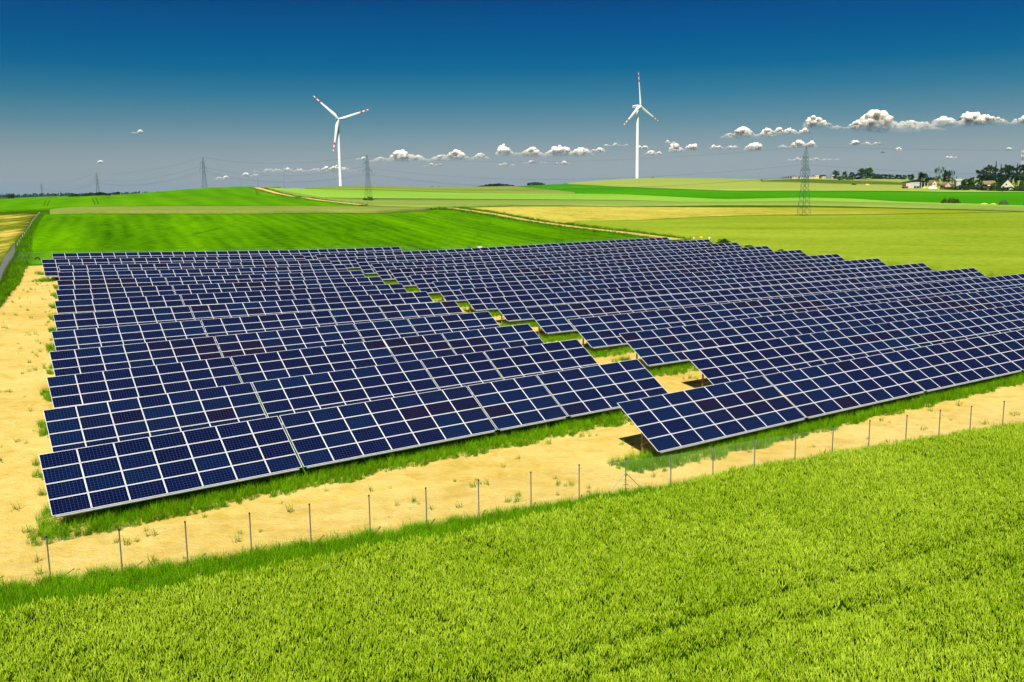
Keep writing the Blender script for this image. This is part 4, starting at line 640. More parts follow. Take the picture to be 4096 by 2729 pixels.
turbine(-218.0, 1200, 15.0, 106.9, R(23.4), 18.0, 'white wind turbine with red banded blades, one blade hanging before its tower')
turbine(163.0, 1200, 27.0, 118.5, R(44.5), -23.5, 'white wind turbine with red banded blades, one blade pointing straight up')

# ------------------------------------------------------------------ lattice pylons of the power line
def pylon_parts(detail):
    H = 25.6; lv = [0, 2.4, 4.9, 7.4, 9.6, 11.6, 13.4, 15.0, 16.5, 18.0, 19.4, 20.8, 22.2]
    def hw(z): return 1.75 - (1.75 - .72) * min(z, 15) / 15 if z <= 15 else max(.06, .72 - (.14) * (z - 15) / 7.2 if z <= 22.2 else .58 - .52 * (z - 22.2) / 3.4)
    cs = [(-1, -1), (1, -1), (1, 1), (-1, 1)]; parts = []
    for a, b in cs:
        mb = MB(); zz = [-.4] + lv[1:] + [25.4]
        for z0, z1 in zip(zz[:-1], zz[1:]): mb.bar((a * hw(z0), b * hw(z0), z0), (a * hw(z1), b * hw(z1), z1), .075 if z0 < 15 else .055, 4)
        parts.append(('leg', mb, 'pylon_steel'))
    big = MB()
    for i, (z0, z1) in enumerate(zip(lv[:-1], lv[1:])):
        for k in range(4):
            a, b = cs[k], cs[(k + 1) % 4]
            for p, q in ((a, b), (b, a)):
                mb = MB() if detail else big; mb.bar((p[0] * hw(z0), p[1] * hw(z0), z0), (q[0] * hw(z1), q[1] * hw(z1), z1), .038, 3)
                if detail: parts.append(('brace', mb, 'pylon_steel'))
    for k in range(4):
        a, b = cs[k], cs[(k + 1) % 4]; mb = MB() if detail else big; mb.bar((a[0] * hw(22.2), a[1] * hw(22.2), 22.2), (b[0] * hw(24), b[1] * hw(24), 24), .03, 3)
        if detail: parts.append(('brace', mb, 'pylon_steel'))
    if not detail: parts.append(('bracing', big, 'pylon_steel'))
    def arm(zb, zt, x0, x1, ins):
        mb = MB(); h0 = hw(zb); h1 = hw(zt)
        for xe in (x0, x1):
            if abs(xe) < .1: continue
            s = math.copysign(1, xe)
            for yy in (-1, 1):
                mb.bar((s * h0, yy * h0, zb), (xe, 0, zb), .055, 4); mb.bar((s * h1, yy * h1, zt), (xe, 0, zb + .05), .05, 4)
                mb.bar((s * h0, yy * h0, zb), (s * h1, yy * h1, zt), .04, 3)
            for fx in (.35, .68):
                xx = s * h0 + (xe - s * h0) * fx; mb.bar((xx, -h0 * (1 - fx), zb), (xx, h0 * (1 - fx), zb), .03, 3); mb.bar((xx, 0, zb), (xx, 0, zb + (zt - zb) * (1 - fx)), .03, 3)
        parts.append(('cross_arm', mb, 'pylon_steel'))
        for xe in ins:
            m2 = MB().bar((xe, 0, zb), (xe, 0, zb - 1.9), .035, 4)
            for q in range(7): m2.bar((xe, 0, zb - .35 - q * .2), (xe, 0, zb - .43 - q * .2), .12, 6)
            m2.bar((xe - .5, 0, zb - 1.9), (xe + .5, 0, zb - 1.9), .05, 4)
            parts.append(('insulator', m2, 'insulator'))
    arm(17.0, 18.3, -3.0, 2.7, (-2.9, 2.6)); arm(20.9, 22.2, -2.5, 0, (-2.4,))
    return parts
PYD = [(nm, mb.mesh(nm, [MATS[m]])) for nm, mb, m in pylon_parts(True)]
PYS = [(nm, mb.mesh(nm, [MATS[m]])) for nm, mb, m in pylon_parts(False)]
PYL = [(106.5, 337), (-79.6, 523), (-225.8, 690), (-442, 1000), (-803, 1600), (-2070, 3800)]
PLAB = ['tall green lattice pylon standing in the pale cereal field', 'green lattice pylon with a bush at its foot beyond the curved track', 'lattice pylon on the crest of the bright green rise', 'lattice pylon behind the hedge trees below the green rise', 'faint lattice pylon far off above the forest line', 'faintest lattice pylon beside the far round tree']
PROT = R(38)
def pyl_pt(i, lx, lz):
    x, y = PYL[i]; return Vector((x + lx * math.cos(PROT), y + lx * math.sin(PROT), PZ[i] + lz))
PZ = [Z(*p) for p in PYL]
for i, (x, y) in enumerate(PYL):
    t = empty('power_pylon', (x, y, PZ[i]), PROT); tag(t, PLAB[i], 'pylon', 'pylons of the power line')
    for nm, me in (PYD if i == 0 else PYS): put(nm, me, t)
def wire(a, b, sag, r, label):
    mb = MB(); n = 24; pts = []
    for k in range(n + 1): t_ = k / n; p = a.lerp(b, t_); p.z -= 4 * sag * t_ * (1 - t_); pts.append(p - a)
    for p, q in zip(pts[:-1], pts[1:]): mb.bar(p, q, r, 3, cap=False)
    o = mb.obj('power_cable', [MATS['cable']], None, loc=a); tag(o, label, 'power cable', 'cables of the power line')
SP = ['tall pylon and bush-footed pylon', 'bush-footed pylon and crest pylon', 'crest pylon and hedge pylon', 'hedge pylon and faint pylon']
for i in range(4):
    for (lx, lz), nm in zip(((-2.9, 15.1), (2.6, 15.1), (-2.4, 19.0), (0, 25.4)), ('left lower conductor', 'right lower conductor', 'upper conductor', 'top earth wire')):
        wire(pyl_pt(i, lx, lz), pyl_pt(i + 1, lx, lz), 6.0 if lz < 20 else 4.5, .030 + .008 * i, '%s strung between %s' % (nm.replace('left', 'longer-arm side').replace('right', 'shorter-arm side'), SP[i]))
nx, ny_ = 300.0, 150.0
for (lx, lz), nm in zip(((-2.9, 15.1), (2.6, 15.1), (-2.4, 19.0), (0, 25.4)), ('longer-arm side lower conductor', 'shorter-arm side lower conductor', 'upper conductor', 'top earth wire')):
    wire(pyl_pt(0, lx, lz), Vector((nx + lx * math.cos(PROT), ny_ + lx * math.sin(PROT), Z(nx, ny_) + lz)), 6.0 if lz < 20 else 4.5, .028, '%s running from tall pylon towards the village side' % nm)
# wooden utility poles
def utility_pole(x, y, h, label, arm=1.6):
    z = Z(x, y); t = empty('utility_pole', (x, y, z)); tag(t, label, 'utility pole', 'wooden poles across the fields')
    MB().bar((0, 0, -.5), (0, 0, h), .17, 8, .11).obj('pole', [MATS['timber_pole']], t)
    MB().box((0, 0, h - .35), (arm, .10, .12)).obj('cross_arm', [MATS['timber_pole']], t)
    for s in (-.45, 0, .45): MB().bar((s * arm, 0, h - .29), (s * arm, 0, h - .02), .05, 6).obj('insulator', [MATS['insulator']], t)
utility_pole(-162.0, 562, 5.2, 'short pole with wide cross arm on the crest left of the curved track', 2.4)
utility_pole(-159.9, 592, 6.6, 'wooden pole on the crest where the curved track begins')
utility_pole(-144.3, 596, 9.2, 'tall wooden pole between curved track and turbine tower')
utility_pole(72.2, 1080, 6.0, 'thin pole on the slope beside the round copse')
utility_pole(239.7, 900, 8.4, 'thin pole behind the pale hill, in front of the conifers')
utility_pole(276.7, 752, 7.6, 'wooden pole with a shrub at its foot')
utility_pole(291.3, 752, 7.4, 'wooden pole next to the A-frame pole and sand heap')
x, y = 285.4, 752; t = empty('a_frame_pole', (x, y, Z(x, y))); tag(t, 'wooden A-frame transformer pole beside the yellow sand heap', 'utility pole')
for s in (-1, 1): MB().bar((s * 1.7, 0, -.5), (s * .3, 0, 7.2), .16, 8, .12).obj('leg', [MATS['timber_pole']], t)
MB().bar((3.3, 0, -.5), (.4, 0, 5.6), .12, 6).obj('stay', [MATS['timber_pole']], t)
MB().box((0, 0, 7.1), (2.2, .12, .14)).obj('cross_arm', [MATS['timber_pole']], t); MB().box((0, 0, 3.4), (1.9, .12, .14)).obj('cross_bar', [MATS['timber_pole']], t)
# telecom mast behind the wood
x, y = 493.0, 900; z = Z(x, y); t = empty('telecom_mast', (x, y, z)); tag(t, 'red and white lattice telecom mast with antennas rising behind the dark wood', 'mast')
for q in range(8):
    mb = MB(); z0, z1 = q * 3.6, q * 3.6 + 3.6
    def w_(z_): return 1.5 - .9 * z_ / 29
    C3 = [(math.cos(a), math.sin(a)) for a in (0.5, 2.6, 4.7)]
    for k in range(3):
        a, b = C3[k], C3[(k + 1) % 3]
        mb.bar((a[0] * w_(z0), a[1] * w_(z0), z0), (a[0] * w_(z1), a[1] * w_(z1), z1), .09, 4); mb.bar((a[0] * w_(z0), a[1] * w_(z0), z0), (b[0] * w_(z1), b[1] * w_(z1), z1), .05, 3); mb.bar((b[0] * w_(z0), b[1] * w_(z0), z0), (a[0] * w_(z1), a[1] * w_(z1), z1), .05, 3)
    mb.obj('lattice_section', [MATS['turbine_white'] if q % 2 else MATS['paint_red']], t)
for zz, rr_ in ((24.5, 1.7), (28.8, 1.5)): MB().lathe([(rr_, 0), (rr_, .25), (.4, .3)], 12, c=(0, 0, zz)).obj('platform', [MATS['zinc_dark']], t)
for k in range(6):
    a = k * 1.047; MB().box((1.5 * math.cos(a), 1.5 * math.sin(a), 26.6 if k % 2 else 30.2), (.35, .35, 2.4)).obj('antenna', [MATS['turbine_white']], t)
MB().bar((0, 0, 28.8), (0, 0, 32.6), .1, 6).obj('spike', [MATS['zinc']], t)
# ------------------------------------------------------------------ trees
def leaf_crown(seed, kind):
    rg = np.random.RandomState(seed); V = []; F = []
    def leafq(p, s):
        a = Vector(rg.normal(size=3)).normalized(); b = a.orthogonal().normalized(); c = a.cross(b); r_ = rg.rand() * 6.28; b2 = b * math.cos(r_) + c * math.sin(r_); c2 = a.cross(b2); i = len(V)
        V.extend([p + b2 * s, p + c2 * s * .7, p - b2 * s, p - c2 * s * .7]); F.append((i, i + 1, i + 2, i + 3))
    if kind in 'bl':
        nc = 34
        for k in range(nc):
            a = rg.rand() * 6.28; zz = rg.uniform(.12, .92); rmax = .5 * math.sin(math.pi * min(1, max(.08, (zz - .08) / .95)) ** .8) ** .6; r_ = rmax * (.45 + .5 * rg.rand()); cr = .10 + .08 * rg.rand()
            cpt = Vector((r_ * math.cos(a), r_ * math.sin(a), zz))
            for q in range(46):
                d = Vector(rg.normal(size=3)).normalized(); leafq(cpt + Vector((d.x, d.y, d.z * .75)) * cr * (.65 + .45 * rg.rand()), .034 + .026 * rg.rand())
    elif kind == 't':
        for k in range(20):
            a = rg.rand() * 6.28; zz = rg.uniform(.35, .97); r_ = .42 * rg.rand() ** .6 * (1.15 - .6 * abs(zz - .7)); cr = .07 + .06 * rg.rand(); cpt = Vector((r_ * math.cos(a), r_ * math.sin(a), zz))
            for q in range(34):
                d = Vector(rg.normal(size=3)).normalized(); leafq(cpt + d * cr * (.4 + .7 * rg.rand()), .022 + .018 * rg.rand())
    elif kind == 'c':
        for k in range(700):
            zz = .08 + .92 * rg.rand() ** .8; tier = (zz * 9) % 1.0; r_ = .5 * (1.02 - zz) * (.35 + .65 * (1 - tier)) * math.sqrt(rg.rand()); a = rg.rand() * 6.28
            leafq(Vector((r_ * math.cos(a), r_ * math.sin(a), zz - .06 * r_)), .028 + .02 * rg.rand())
    else:
        for k in range(44):
            a = rg.rand() * 6.28; zz = rg.uniform(.25, .96); r_ = .44 * rg.rand() ** .5 * (1.2 - .7 * abs(zz - .62)); cr = .08 + .07 * rg.rand(); cpt = Vector((r_ * math.cos(a), r_ * math.sin(a), zz))
            for q in range(40):
                d = Vector(rg.normal(size=3)).normalized(); leafq(cpt + Vector((d.x * 1.2, d.y * 1.2, d.z * .5)) * cr * (.4 + .7 * rg.rand()), .026 + .022 * rg.rand())
    me = bpy.data.meshes.new('crown'); me.from_pydata([tuple(v) for v in V], [], F)
    me.materials.append(MATS[{'b': 'crown', 'l': 'crown_light', 't': 'crown', 'c': 'pine', 'p': 'pine'}[kind]]); me.update(); return me
def trunk_mesh(seed, kind):
    rg = np.random.RandomState(seed); mb = MB(); top = {'b': .6, 'l': .5, 't': .85, 'c': .95, 'p': .8}[kind]; r0 = {'b': .045, 'l': .04, 't': .03, 'c': .02, 'p': .013}[kind]
    p = Vector((0, 0, -.02)); n = 5
    for k in range(n):
        q = Vector((rg.normal() * .012, rg.normal() * .012, top * (k + 1) / n)); mb.bar(p, q, r0 * (1 - .8 * k / n), 6, r0 * (1 - .8 * (k + 1) / n)); 
        if k >= 1 and kind != 'c':
            for _ in range(2): a = rg.rand() * 6.28; mb.bar(q, q + Vector((.28 * math.cos(a), .28 * math.sin(a), .16)), r0 * .4, 4, r0 * .12)
        p = q
    return mb.mesh('trunk', [MATS['pine_bark' if kind == 'p' else 'bark']])
CR = {k: [leaf_crown(200 + 10 * j + ord(k), k) for j in range(4 if k in 'bp' else 2)] for k in 'bltcp'}; TK = {k: [trunk_mesh(300 + j + ord(k), k) for j in range(2)] for k in 'bltcp'}
TNAME = {'b': 'broadleaf_tree', 'l': 'bush', 't': 'birch_tree', 'c': 'spruce_tree', 'p': 'pine_tree'}
def where(x, y):
    b = x / y
    if b < -.3: return ('hedge trees below the green rise', 'in the hedge below the green rise')
    if b < 0.0: return ('bushes on the far skyline', 'on the far skyline')
    if b < .06: return ('trees of the round copse', 'in the skyline copse')
    if y > 1100 and b < .33: return ('conifers on the hill', 'in the hilltop row')
    if y > 1100: return ('trees on the far hilltop', 'on the far hilltop')
    if y > 760: return ('pines of the dark wood', 'in the wood behind the gabled house')
    if y < 660: return ('garden bushes in front of the village', 'in the village garden hedge')
    return ('trees in the village', 'among the village houses')
ADJ = {'b': 'round dark green tree', 'l': 'light green bush', 't': 'loose slender tree', 'c': 'pointed dark conifer', 'p': 'tall dark pine'}
def tree(x, y, h, wd, k, label, group, name=None, j=0, crown=None):
    z = Z(x, y); t = empty(name or TNAME[k], (x, y, z), random.random() * 6.28); tag(t, label, 'bush' if (k == 'l' or h < 3) else 'tree', group)
    c = put('crown', CR[k][j % len(CR[k])], t, scale=(wd * 1.05, wd * 1.05, h))
    put('trunk', TK[k][j % 2], t, scale=(h * .9, h * .9, h)); return t
FROM = {'hedge trees below the green rise': 'from the rise', 'bushes on the far skyline': 'from the bush-footed pylon', 'trees of the round copse': 'from the far wood side', 'conifers on the hill': 'from the pink building', 'trees on the far hilltop': 'from the narrow white building', 'pines of the dark wood': 'from the blue roof', 'garden bushes in front of the village': 'from the barn', 'trees in the village': 'from the barn'}
_cnt = {}
for j, (x, y, h, wd, k) in sorted(enumerate(TREES), key=lambda q: (-1 if where(q[1][0], q[1][1])[0] in ('hedge trees below the green rise', 'conifers on the hill') else 1) * q[1][0] / q[1][1]):
    g, wh = where(x, y); n_ = _cnt[(g, k)] = _cnt.get((g, k), 0) + 1
    ordn = ORD[n_] if n_ < 16 else str(n_) + 'th'
    tree(x, y, h, wd, k, '%s %s, %s %s' % (ADJ[k], wh, ordn, FROM[g]), g, None, j)
tree(-79.5, 521.0, 2.7, 5.6, 'l', 'yellow-green bush at the foot of the lattice pylon', None, 'bush', 1)
tree(276.0, 749, 1.9, 3.6, 'b', 'small dark shrub at the foot of the wooden pole', None, 'bush', 2)
tree(-226.5, 684, 2.0, 3.2, 'b', 'small dark bush at the foot of the crest pylon', None, 'bush', 3)
for k, (u, v, s) in enumerate(((137.5, 137, 2.2), (136, 128, 1.6), (134.5, 119, 1.5), (133, 106, 1.7))):
    x, y = UV(u, v); tree(x, y, s, s * 1.3, 'b', ('largest', 'second', 'smallest', 'third-sized')[k] + ' low green bush on the verge by the rows\' far ends', 'bushes on the array verge', 'bush', k)
tree(-31.2, 33.0, 1.5, 2.6, 'b', 'ragged green bush at the fence corner by the wheat', None, 'bush', 1)
# brown shrub and heaps in the green field
x, y = 208.3, 440.; t = empty('brown_shrub', (x, y, Z(x, y) + .3)); tag(t, 'wide brown-green shrub standing alone in the green field', 'shrub')
rg = np.random.RandomState(9); mb = MB(); st = MB()
for k in range(46):
    a = rg.rand() * 6.28; r_ = 4.6 * math.sqrt(rg.rand()); ht = 3.5 * (1 - (r_ / 5.6) ** 2) * (.7 + .4 * rg.rand()); bx, by = r_ * math.cos(a), r_ * math.sin(a) * .6
    st.bar((bx * .6, by * .6, -.3), (bx, by, ht * .8), .05, 4, .02)
    for q in range(34):
        d = Vector(rg.normal(size=3)).normalized(); p = Vector((bx, by, ht * rg.uniform(.25, 1))) + d * .35; e = d.orthogonal().normalized() * .17; f = d.cross(e) * .8; mb.add([p + e, p + f, p - e, p - f], [(0, 1, 2, 3)])
mb.obj('foliage', [MATS['brown_leaf']], t); st.obj('stems', [MATS['bark']], t)
def heap(name, x, y, w_, d_, h, mat, label, cat, group=None, zo=.3):
    rg = np.random.RandomState(int(x * 7) % 1000); mb = MB(); n = 18; rings = 7; V = []; F = []
    for i in range(rings):
        f = i / (rings - 1)
        for k in range(n):
            a = 6.2832 * k / n; wob = 1 + .12 * math.sin(3 * a + x) + .06 * rg.normal() * (f > .1); V.append((w_ / 2 * (1 - f) * math.cos(a) * wob, d_ / 2 * (1 - f) * math.sin(a) * wob, h * (1 - (1 - f) ** 2.0) + (rg.normal() * .04 * h if 0 < i < rings - 1 else 0) - (.4 if i == 0 else 0)))
    for i in range(rings - 1):
        for k in range(n): F.append((i * n + k, i * n + (k + 1) % n, (i + 1) * n + (k + 1) % n, (i + 1) * n + k))
    mb.add(V, F); o = mb.obj(name, [MATS[mat]], None, True, (x, y, Z(x, y) + zo)); tag(o, label, cat, group)
heap('dark_mound', 221.8, 418, 5.0, 4.0, 2.2, 'heap_dark', 'dark green overgrown mound beside the two straw heaps', 'mound')
heap('straw_heap', 217.5, 426.5, 4.4, 3.0, .8, 'heap_sand', 'yellow straw heap farther from the dark mound', 'heap')
heap('straw_heap', 221.2, 425.8, 3.2, 2.6, .7, 'heap_sand', 'yellow straw heap next to the dark mound', 'heap')
heap('sand_heap', 286.6, 748, 4.2, 3.0, 1.0, 'heap_sand', 'yellow sand heap under the A-frame pole', 'heap', zo=.5)

# ------------------------------------------------------------------ village
def gable_house(name, x, y, rz, L, D, hw, hr, wall, roof, label, windows=(), chimney=False, over=.35, door=None, zo=.2):
    """gable ends face local -y/+y; ridge along y"""
    t = empty(name, (x, y, Z(x, y) + zo), rz); tag(t, label, 'house')
    mb = MB(); a, b = L / 2, D / 2
    V = [(-a, -b, -1), (a, -b, -1), (a, -b, hw), (0, -b, hw + hr), (-a, -b, hw), (-a, b, -1), (a, b, -1), (a, b, hw), (0, b, hw + hr), (-a, b, hw)]
    mb.add(V, [(0, 1, 2, 3, 4), (9, 8, 7, 6, 5), (1, 6, 7, 2), (5, 0, 4, 9), (0, 5, 6, 1)]); mb.obj('wall', [MATS[wall]], t)
    rf = MB(); sl = hr / a
    for s in (-1, 1):
        e = a + over; th = .16; V = []
        for yy in (-b - over, b + over): V += [(0, yy, hw + hr + .02), (s * e, yy, hw + hr - e * sl + .02), (0, yy, hw + hr + .02 + th), (s * e, yy, hw + hr - e * sl + .02 + th)]
        rf.add(V, [(0, 1, 3, 2), (4, 6, 7, 5), (0, 4, 5, 1), (2, 3, 7, 6), (1, 5, 7, 3)])
    r_ = rf.obj('roof', [MATS[roof]], t)
    if chimney: MB().box((a * .35, 0, hw + hr), (.7, .7, 1.8)).obj('chimney', [MATS['roof_tile']], r_)
    for (wx, wz, ww, wh) in windows:
        f = MB().box((wx, -b - .02, wz), (ww + .24, .08, wh + .24)).obj('window', [MATS['turbine_white']], t); MB().box((wx, -b - .06, wz), (ww, .04, wh)).obj('pane', [MATS['window_glass']], f)
    if door: MB().box((door, -b - .03, 1.0), (1.1, .08, 2.1)).obj('door', [MATS['timber_pole']], t)
    return t
gable_house('house', 362.5, 680, R(-24), 8.2, 9.5, 2.6, 4.6, 'white_wall', 'roof_slate', 'white house with steep slate gable in front of the dark wood', ((-.9, 3.6, 1.1, 1.3), (1.5, 1.2, 1.0, 1.2), (-2.4, 1.2, 1.0, 1.2)), True, .35, .4)
gable_house('house', 326.7, 722, R(10), 4.0, 6.0, 2.6, 2.3, 'cream_wall', 'roof_tile', 'small cream house with pointed gable behind the loose birch', ((0, 2.0, .9, 1.2),))
gable_house('house', 331.5, 690, R(80), 6.5, 4.2, 5.2, 1.2, 'concrete', 'roof_metal', 'tall house with pale grey metal roof above the bushes', ((-1.5, 2.5, 1, 1.2), (1.5, 2.5, 1, 1.2)))
gable_house('house', 309.0, 662, R(15), 4.4, 5.0, 2.4, 1.9, 'pink_wall', 'roof_tile', 'small brick house with tiled roof beside the garden hedge', ((0, 1.2, .9, 1.0),))
gable_house('house', 341.0, 680, R(-35), 3.6, 5.0, 3.2, 1.6, 'white_wall', 'roof_blue', 'little white house with blue roof between the bushes', ((0, 1.6, .8, 1.0),))
gable_house('house', 355.0, 692, R(88), 5.0, 8.4, 3.6, 2.0, 'cream_wall', 'roof_tile', 'long low house with brown tiled roof beside the pines', ((0, 1.4, 1, 1.1),))
gable_house('house', 357.7, 765, R(20), 3.6, 4.4, 4.6, 1.4, 'cream_wall', 'roof_tile', 'yellow rendered house glimpsed behind the village trees', ((0, 2.0, .9, 1.1),))
# open barn
x, y = 282.0, 650.; t = empty('barn', (x, y, Z(x, y) + .5), R(-6)); tag(t, 'pale plank barn with low dark gable roof and open right bay', 'barn')
for k in range(10): MB().box((-6.55 + k * .95 * .95, -4.0, 1.75), (.86, .12, 4.1)).obj('plank', [MATS['plank']], t)
MB().box((-6.9, 0, 1.75), (.15, 8.0, 4.1)).obj('side_wall', [MATS['plank']], t); MB().box((.4, 4.0, 1.75), (14.6, .15, 4.1)).obj('back_wall', [MATS['timber_pole']], t); MB().box((1.9, 0, 1.75), (.15, 7.9, 4.1)).obj('partition', [MATS['timber_pole']], t)
for xx in (3.2, 5.3, 7.4): MB().box((xx, -4.0, 1.6), (.35, .35, 4.2)).obj('post', [MATS['plank']], t)
rf = MB()
for s in (-1, 1): 
    V = []
    for yy in (-4.7, 4.7): V += [(.3, yy, 5.5), (.3 + s * 8.2, yy, 3.75), (.3, yy, 5.68), (.3 + s * 8.2, yy, 3.93)]
    rf.add(V, [(0, 1, 3, 2), (4, 6, 7, 5), (0, 4, 5, 1), (2, 3, 7, 6), (1, 5, 7, 3)])
rf.obj('roof', [MATS['roof_slate']], t); MB().add([(-6.9, -4.05, 3.8), (7.5, -4.05, 3.8), (.3, -4.05, 5.45)], [(0, 1, 2)]).obj('gable_board', [MATS['roof_slate']], t)
def cart(name, x, y, L, mat, label):
    t = empty(name, (x, y, Z(x, y) + .6)); tag(t, label, 'trailer'); MB().box((0, 0, 1.0), (L, 1.9, .12)).box((0, -.95, 1.25), (L, .08, .5)).box((0, .95, 1.25), (L, .08, .5)).box((-L / 2, 0, 1.25), (.08, 1.9, .5)).box((L / 2, 0, 1.25), (.08, 1.9, .5)).obj('load_bed', [MATS[mat]], t)
    for sx in (-1, 1):
        for sy in (-1, 1): MB().bar((sx * L * .3, sy * .8 - .1, .45), (sx * L * .3, sy * .8 + .1, .45), .45, 14).obj('wheel', [MATS['rubber']], t)
    MB().bar((L / 2, 0, .8), (L / 2 + 1.2, 0, .6), .06, 6).obj('drawbar', [MATS['zinc_dark']], t)
cart('trailer', 272.5, 643, 3.6, 'paint_red', 'red farm trailer parked by the barn wall'); cart('trailer', 280.6, 643.5, 3.2, 'paint_blue', 'dark blue farm trailer in front of the open barn bay')
heap('tarp_heap', 291.0, 643, 7.0, 4.0, 1.5, 'tarp', 'long white tarpaulin covered heap right of the barn', 'heap', zo=.6)
heap('earth_heap', 286.2, 644, 3.6, 3.0, 1.1, 'heap_sand', 'ochre earth heap between barn and white tarpaulin', 'heap', zo=.6)
# block buildings on the far hill
def block(x, y, L, D, h, wall, label):
    t = empty('hill_building', (x, y, Z(x, y) + .5)); tag(t, label, 'building', 'buildings on the far hill'); MB().box((0, 0, h / 2 - .5), (L, D, h + 1)).obj('wall', [MATS[wall]], t); MB().box((0, 0, h + .15), (L + .4, D + .4, .3)).obj('roof', [MATS['roof_tile']], t)
    for k in range(max(2, int(L / 2.6))):
        wx = -L / 2 + (k + .5) * L / max(2, int(L / 2.6)); f = MB().box((wx, -D / 2 - .02, h * .55), (1.1, .1, 1.2)).obj('window', [MATS['window_glass']], t)
block(393, 1292, 7.2, 6, 2.9, 'pink_wall', 'pinkish flat building at the end of the conifer row'); block(403, 1290, 6.6, 6, 2.2, 'white_wall', 'small white building seen through the tall pylon'); block(416, 1290, 8.0, 6, 3.0, 'white_wall', 'wide white building next to the small one on the hill')
block(424, 1294, 6.4, 6, 4.4, 'cream_wall', 'cream building with higher roof on the hill'); block(433, 1292, 5.2, 6, 3.0, 'cream_wall', 'low cream building under the hilltop tree'); block(442.5, 1282, 3.4, 4, 4.8, 'white_wall', 'narrow tall white building beside the round hill trees')

# ------------------------------------------------------------------ small things near the array
x, y = -75.5, 147.0; z = Z(x, y)
mb = MB(); n, m = 24, 10; V = []; F = []
for i in range(n):
    a = 6.2832 * i / n
    for k in range(m): b = 6.2832 * k / m; r_ = .29 + .11 * math.cos(b); V.append((r_ * math.cos(a), .11 * math.sin(b), r_ * math.sin(a) + .38))
for i in range(n):
    for k in range(m): F.append((i * m + k, i * m + (k + 1) % m, ((i + 1) % n) * m + (k + 1) % m, ((i + 1) % n) * m + k))
o = mb.add(V, F).obj('old_tyre', [MATS['rubber']], None, True, (x, y, z)); o.rotation_euler = (R(-8), 0, R(25)); tag(o, 'black tyre leaning in the weeds at the end of the sandy lane', 'tyre')
x, y = UV(86, 147.2); t = empty('control_cabinet', (x, y, Z(x, y)), AZ); tag(t, 'small white cabinet behind the last solar row', 'cabinet')
MB().box((0, 0, 1.05), (.6, .5, 2.1)).obj('body', [MATS['turbine_white']], t); MB().box((0, 0, 2.15), (.7, .6, .1)).obj('roof', [MATS['tarp']], t); MB().box((0, -.265, 1.05), (.45, .03, 1.8)).obj('door', [MATS['tarp']], t)
x, y = 41.8, 203.; t = empty('warning_sign', (x, y, Z(x, y)), R(4)); tag(t, 'yellow warning board on a post behind the array', 'sign')
MB().bar((0, 0, -.3), (0, 0, 1.6), .04, 6).obj('post', [MATS['zinc']], t); MB().box((0, -.06, 1.4), (.6, .04, .4)).obj('board', [MATS['sign_yellow']], t)
x, y = 43.6, 203.; t = empty('white_sign', (x, y, Z(x, y)), R(4)); tag(t, 'small white board beside the yellow warning board', 'sign')
MB().bar((0, 0, -.3), (0, 0, 1.45), .04, 6).obj('post', [MATS['zinc']], t); MB().box((0, -.06, 1.3), (.4, .04, .28)).obj('board', [MATS['turbine_white']], t)
x, y = 40.2, 203.; t = empty('triangle_sign', (x, y, Z(x, y)), R(4)); tag(t, 'white triangular road sign with orange edge by the track', 'sign')
MB().bar((0, 0, -.3), (0, 0, 1.2), .04, 6).obj('post', [MATS['zinc']], t)
for nm, k, y0, mt in (('edge', 1.0, -.02, 'sign_orange'), ('face', .62, -.065, 'turbine_white')):
    A_ = [(-.33 * k, 1.25 - .2 * k), (.33 * k, 1.25 - .2 * k), (0, 1.25 + .36 * k)]
    MB().add([(a, y0 - .03, b) for a, b in A_] + [(a, y0, b) for a, b in A_], [(0, 1, 2), (5, 4, 3), (0, 3, 4, 1), (1, 4, 5, 2), (2, 5, 3, 0)]).obj(nm, [MATS[mt]], t)
# far forest line on the left horizon
rg = np.random.RandomState(4); V = []; F = []
mbf = MB()
for k in range(2600):
    a = rg.uniform(-.75, -.36); y = rg.uniform(3000, 3400); x = a * y; h = rg.uniform(5, 12); zz = Z(x, y) + rg.uniform(0, 1) * h; d = Vector(rg.normal(size=3)).normalized(); e = d.orthogonal().normalized() * rg.uniform(3, 6); f = d.cross(e) * .6
    mbf.add([Vector((x, y, zz)) + e, Vector((x, y, zz)) + f, Vector((x, y, zz)) - e, Vector((x, y, zz)) - f], [(0, 1, 2, 3)])
o = mbf.obj('far_forest', [MATS['pine']]); o['kind'] = 'stuff'
mbf = MB()
for k in range(700):
    a = rg.uniform(-.036, .004); y = rg.uniform(1500, 1580); x = a * y; h = 9 * (1 - ((a + .016) / .022) ** 2); h = max(1.5, h); zz = Z(x, y) + 4 + rg.uniform(0, 1) * h * .6; d = Vector(rg.normal(size=3)).normalized(); e = d.orthogonal().normalized() * rg.uniform(1.2, 2.6); f = d.cross(e) * .6
    mbf.add([Vector((x, y, zz)) + e, Vector((x, y, zz)) + f, Vector((x, y, zz)) - e, Vector((x, y, zz)) - f], [(0, 1, 2, 3)])
o = mbf.obj('far_wood', [MATS['pine']]); o['kind'] = 'stuff'

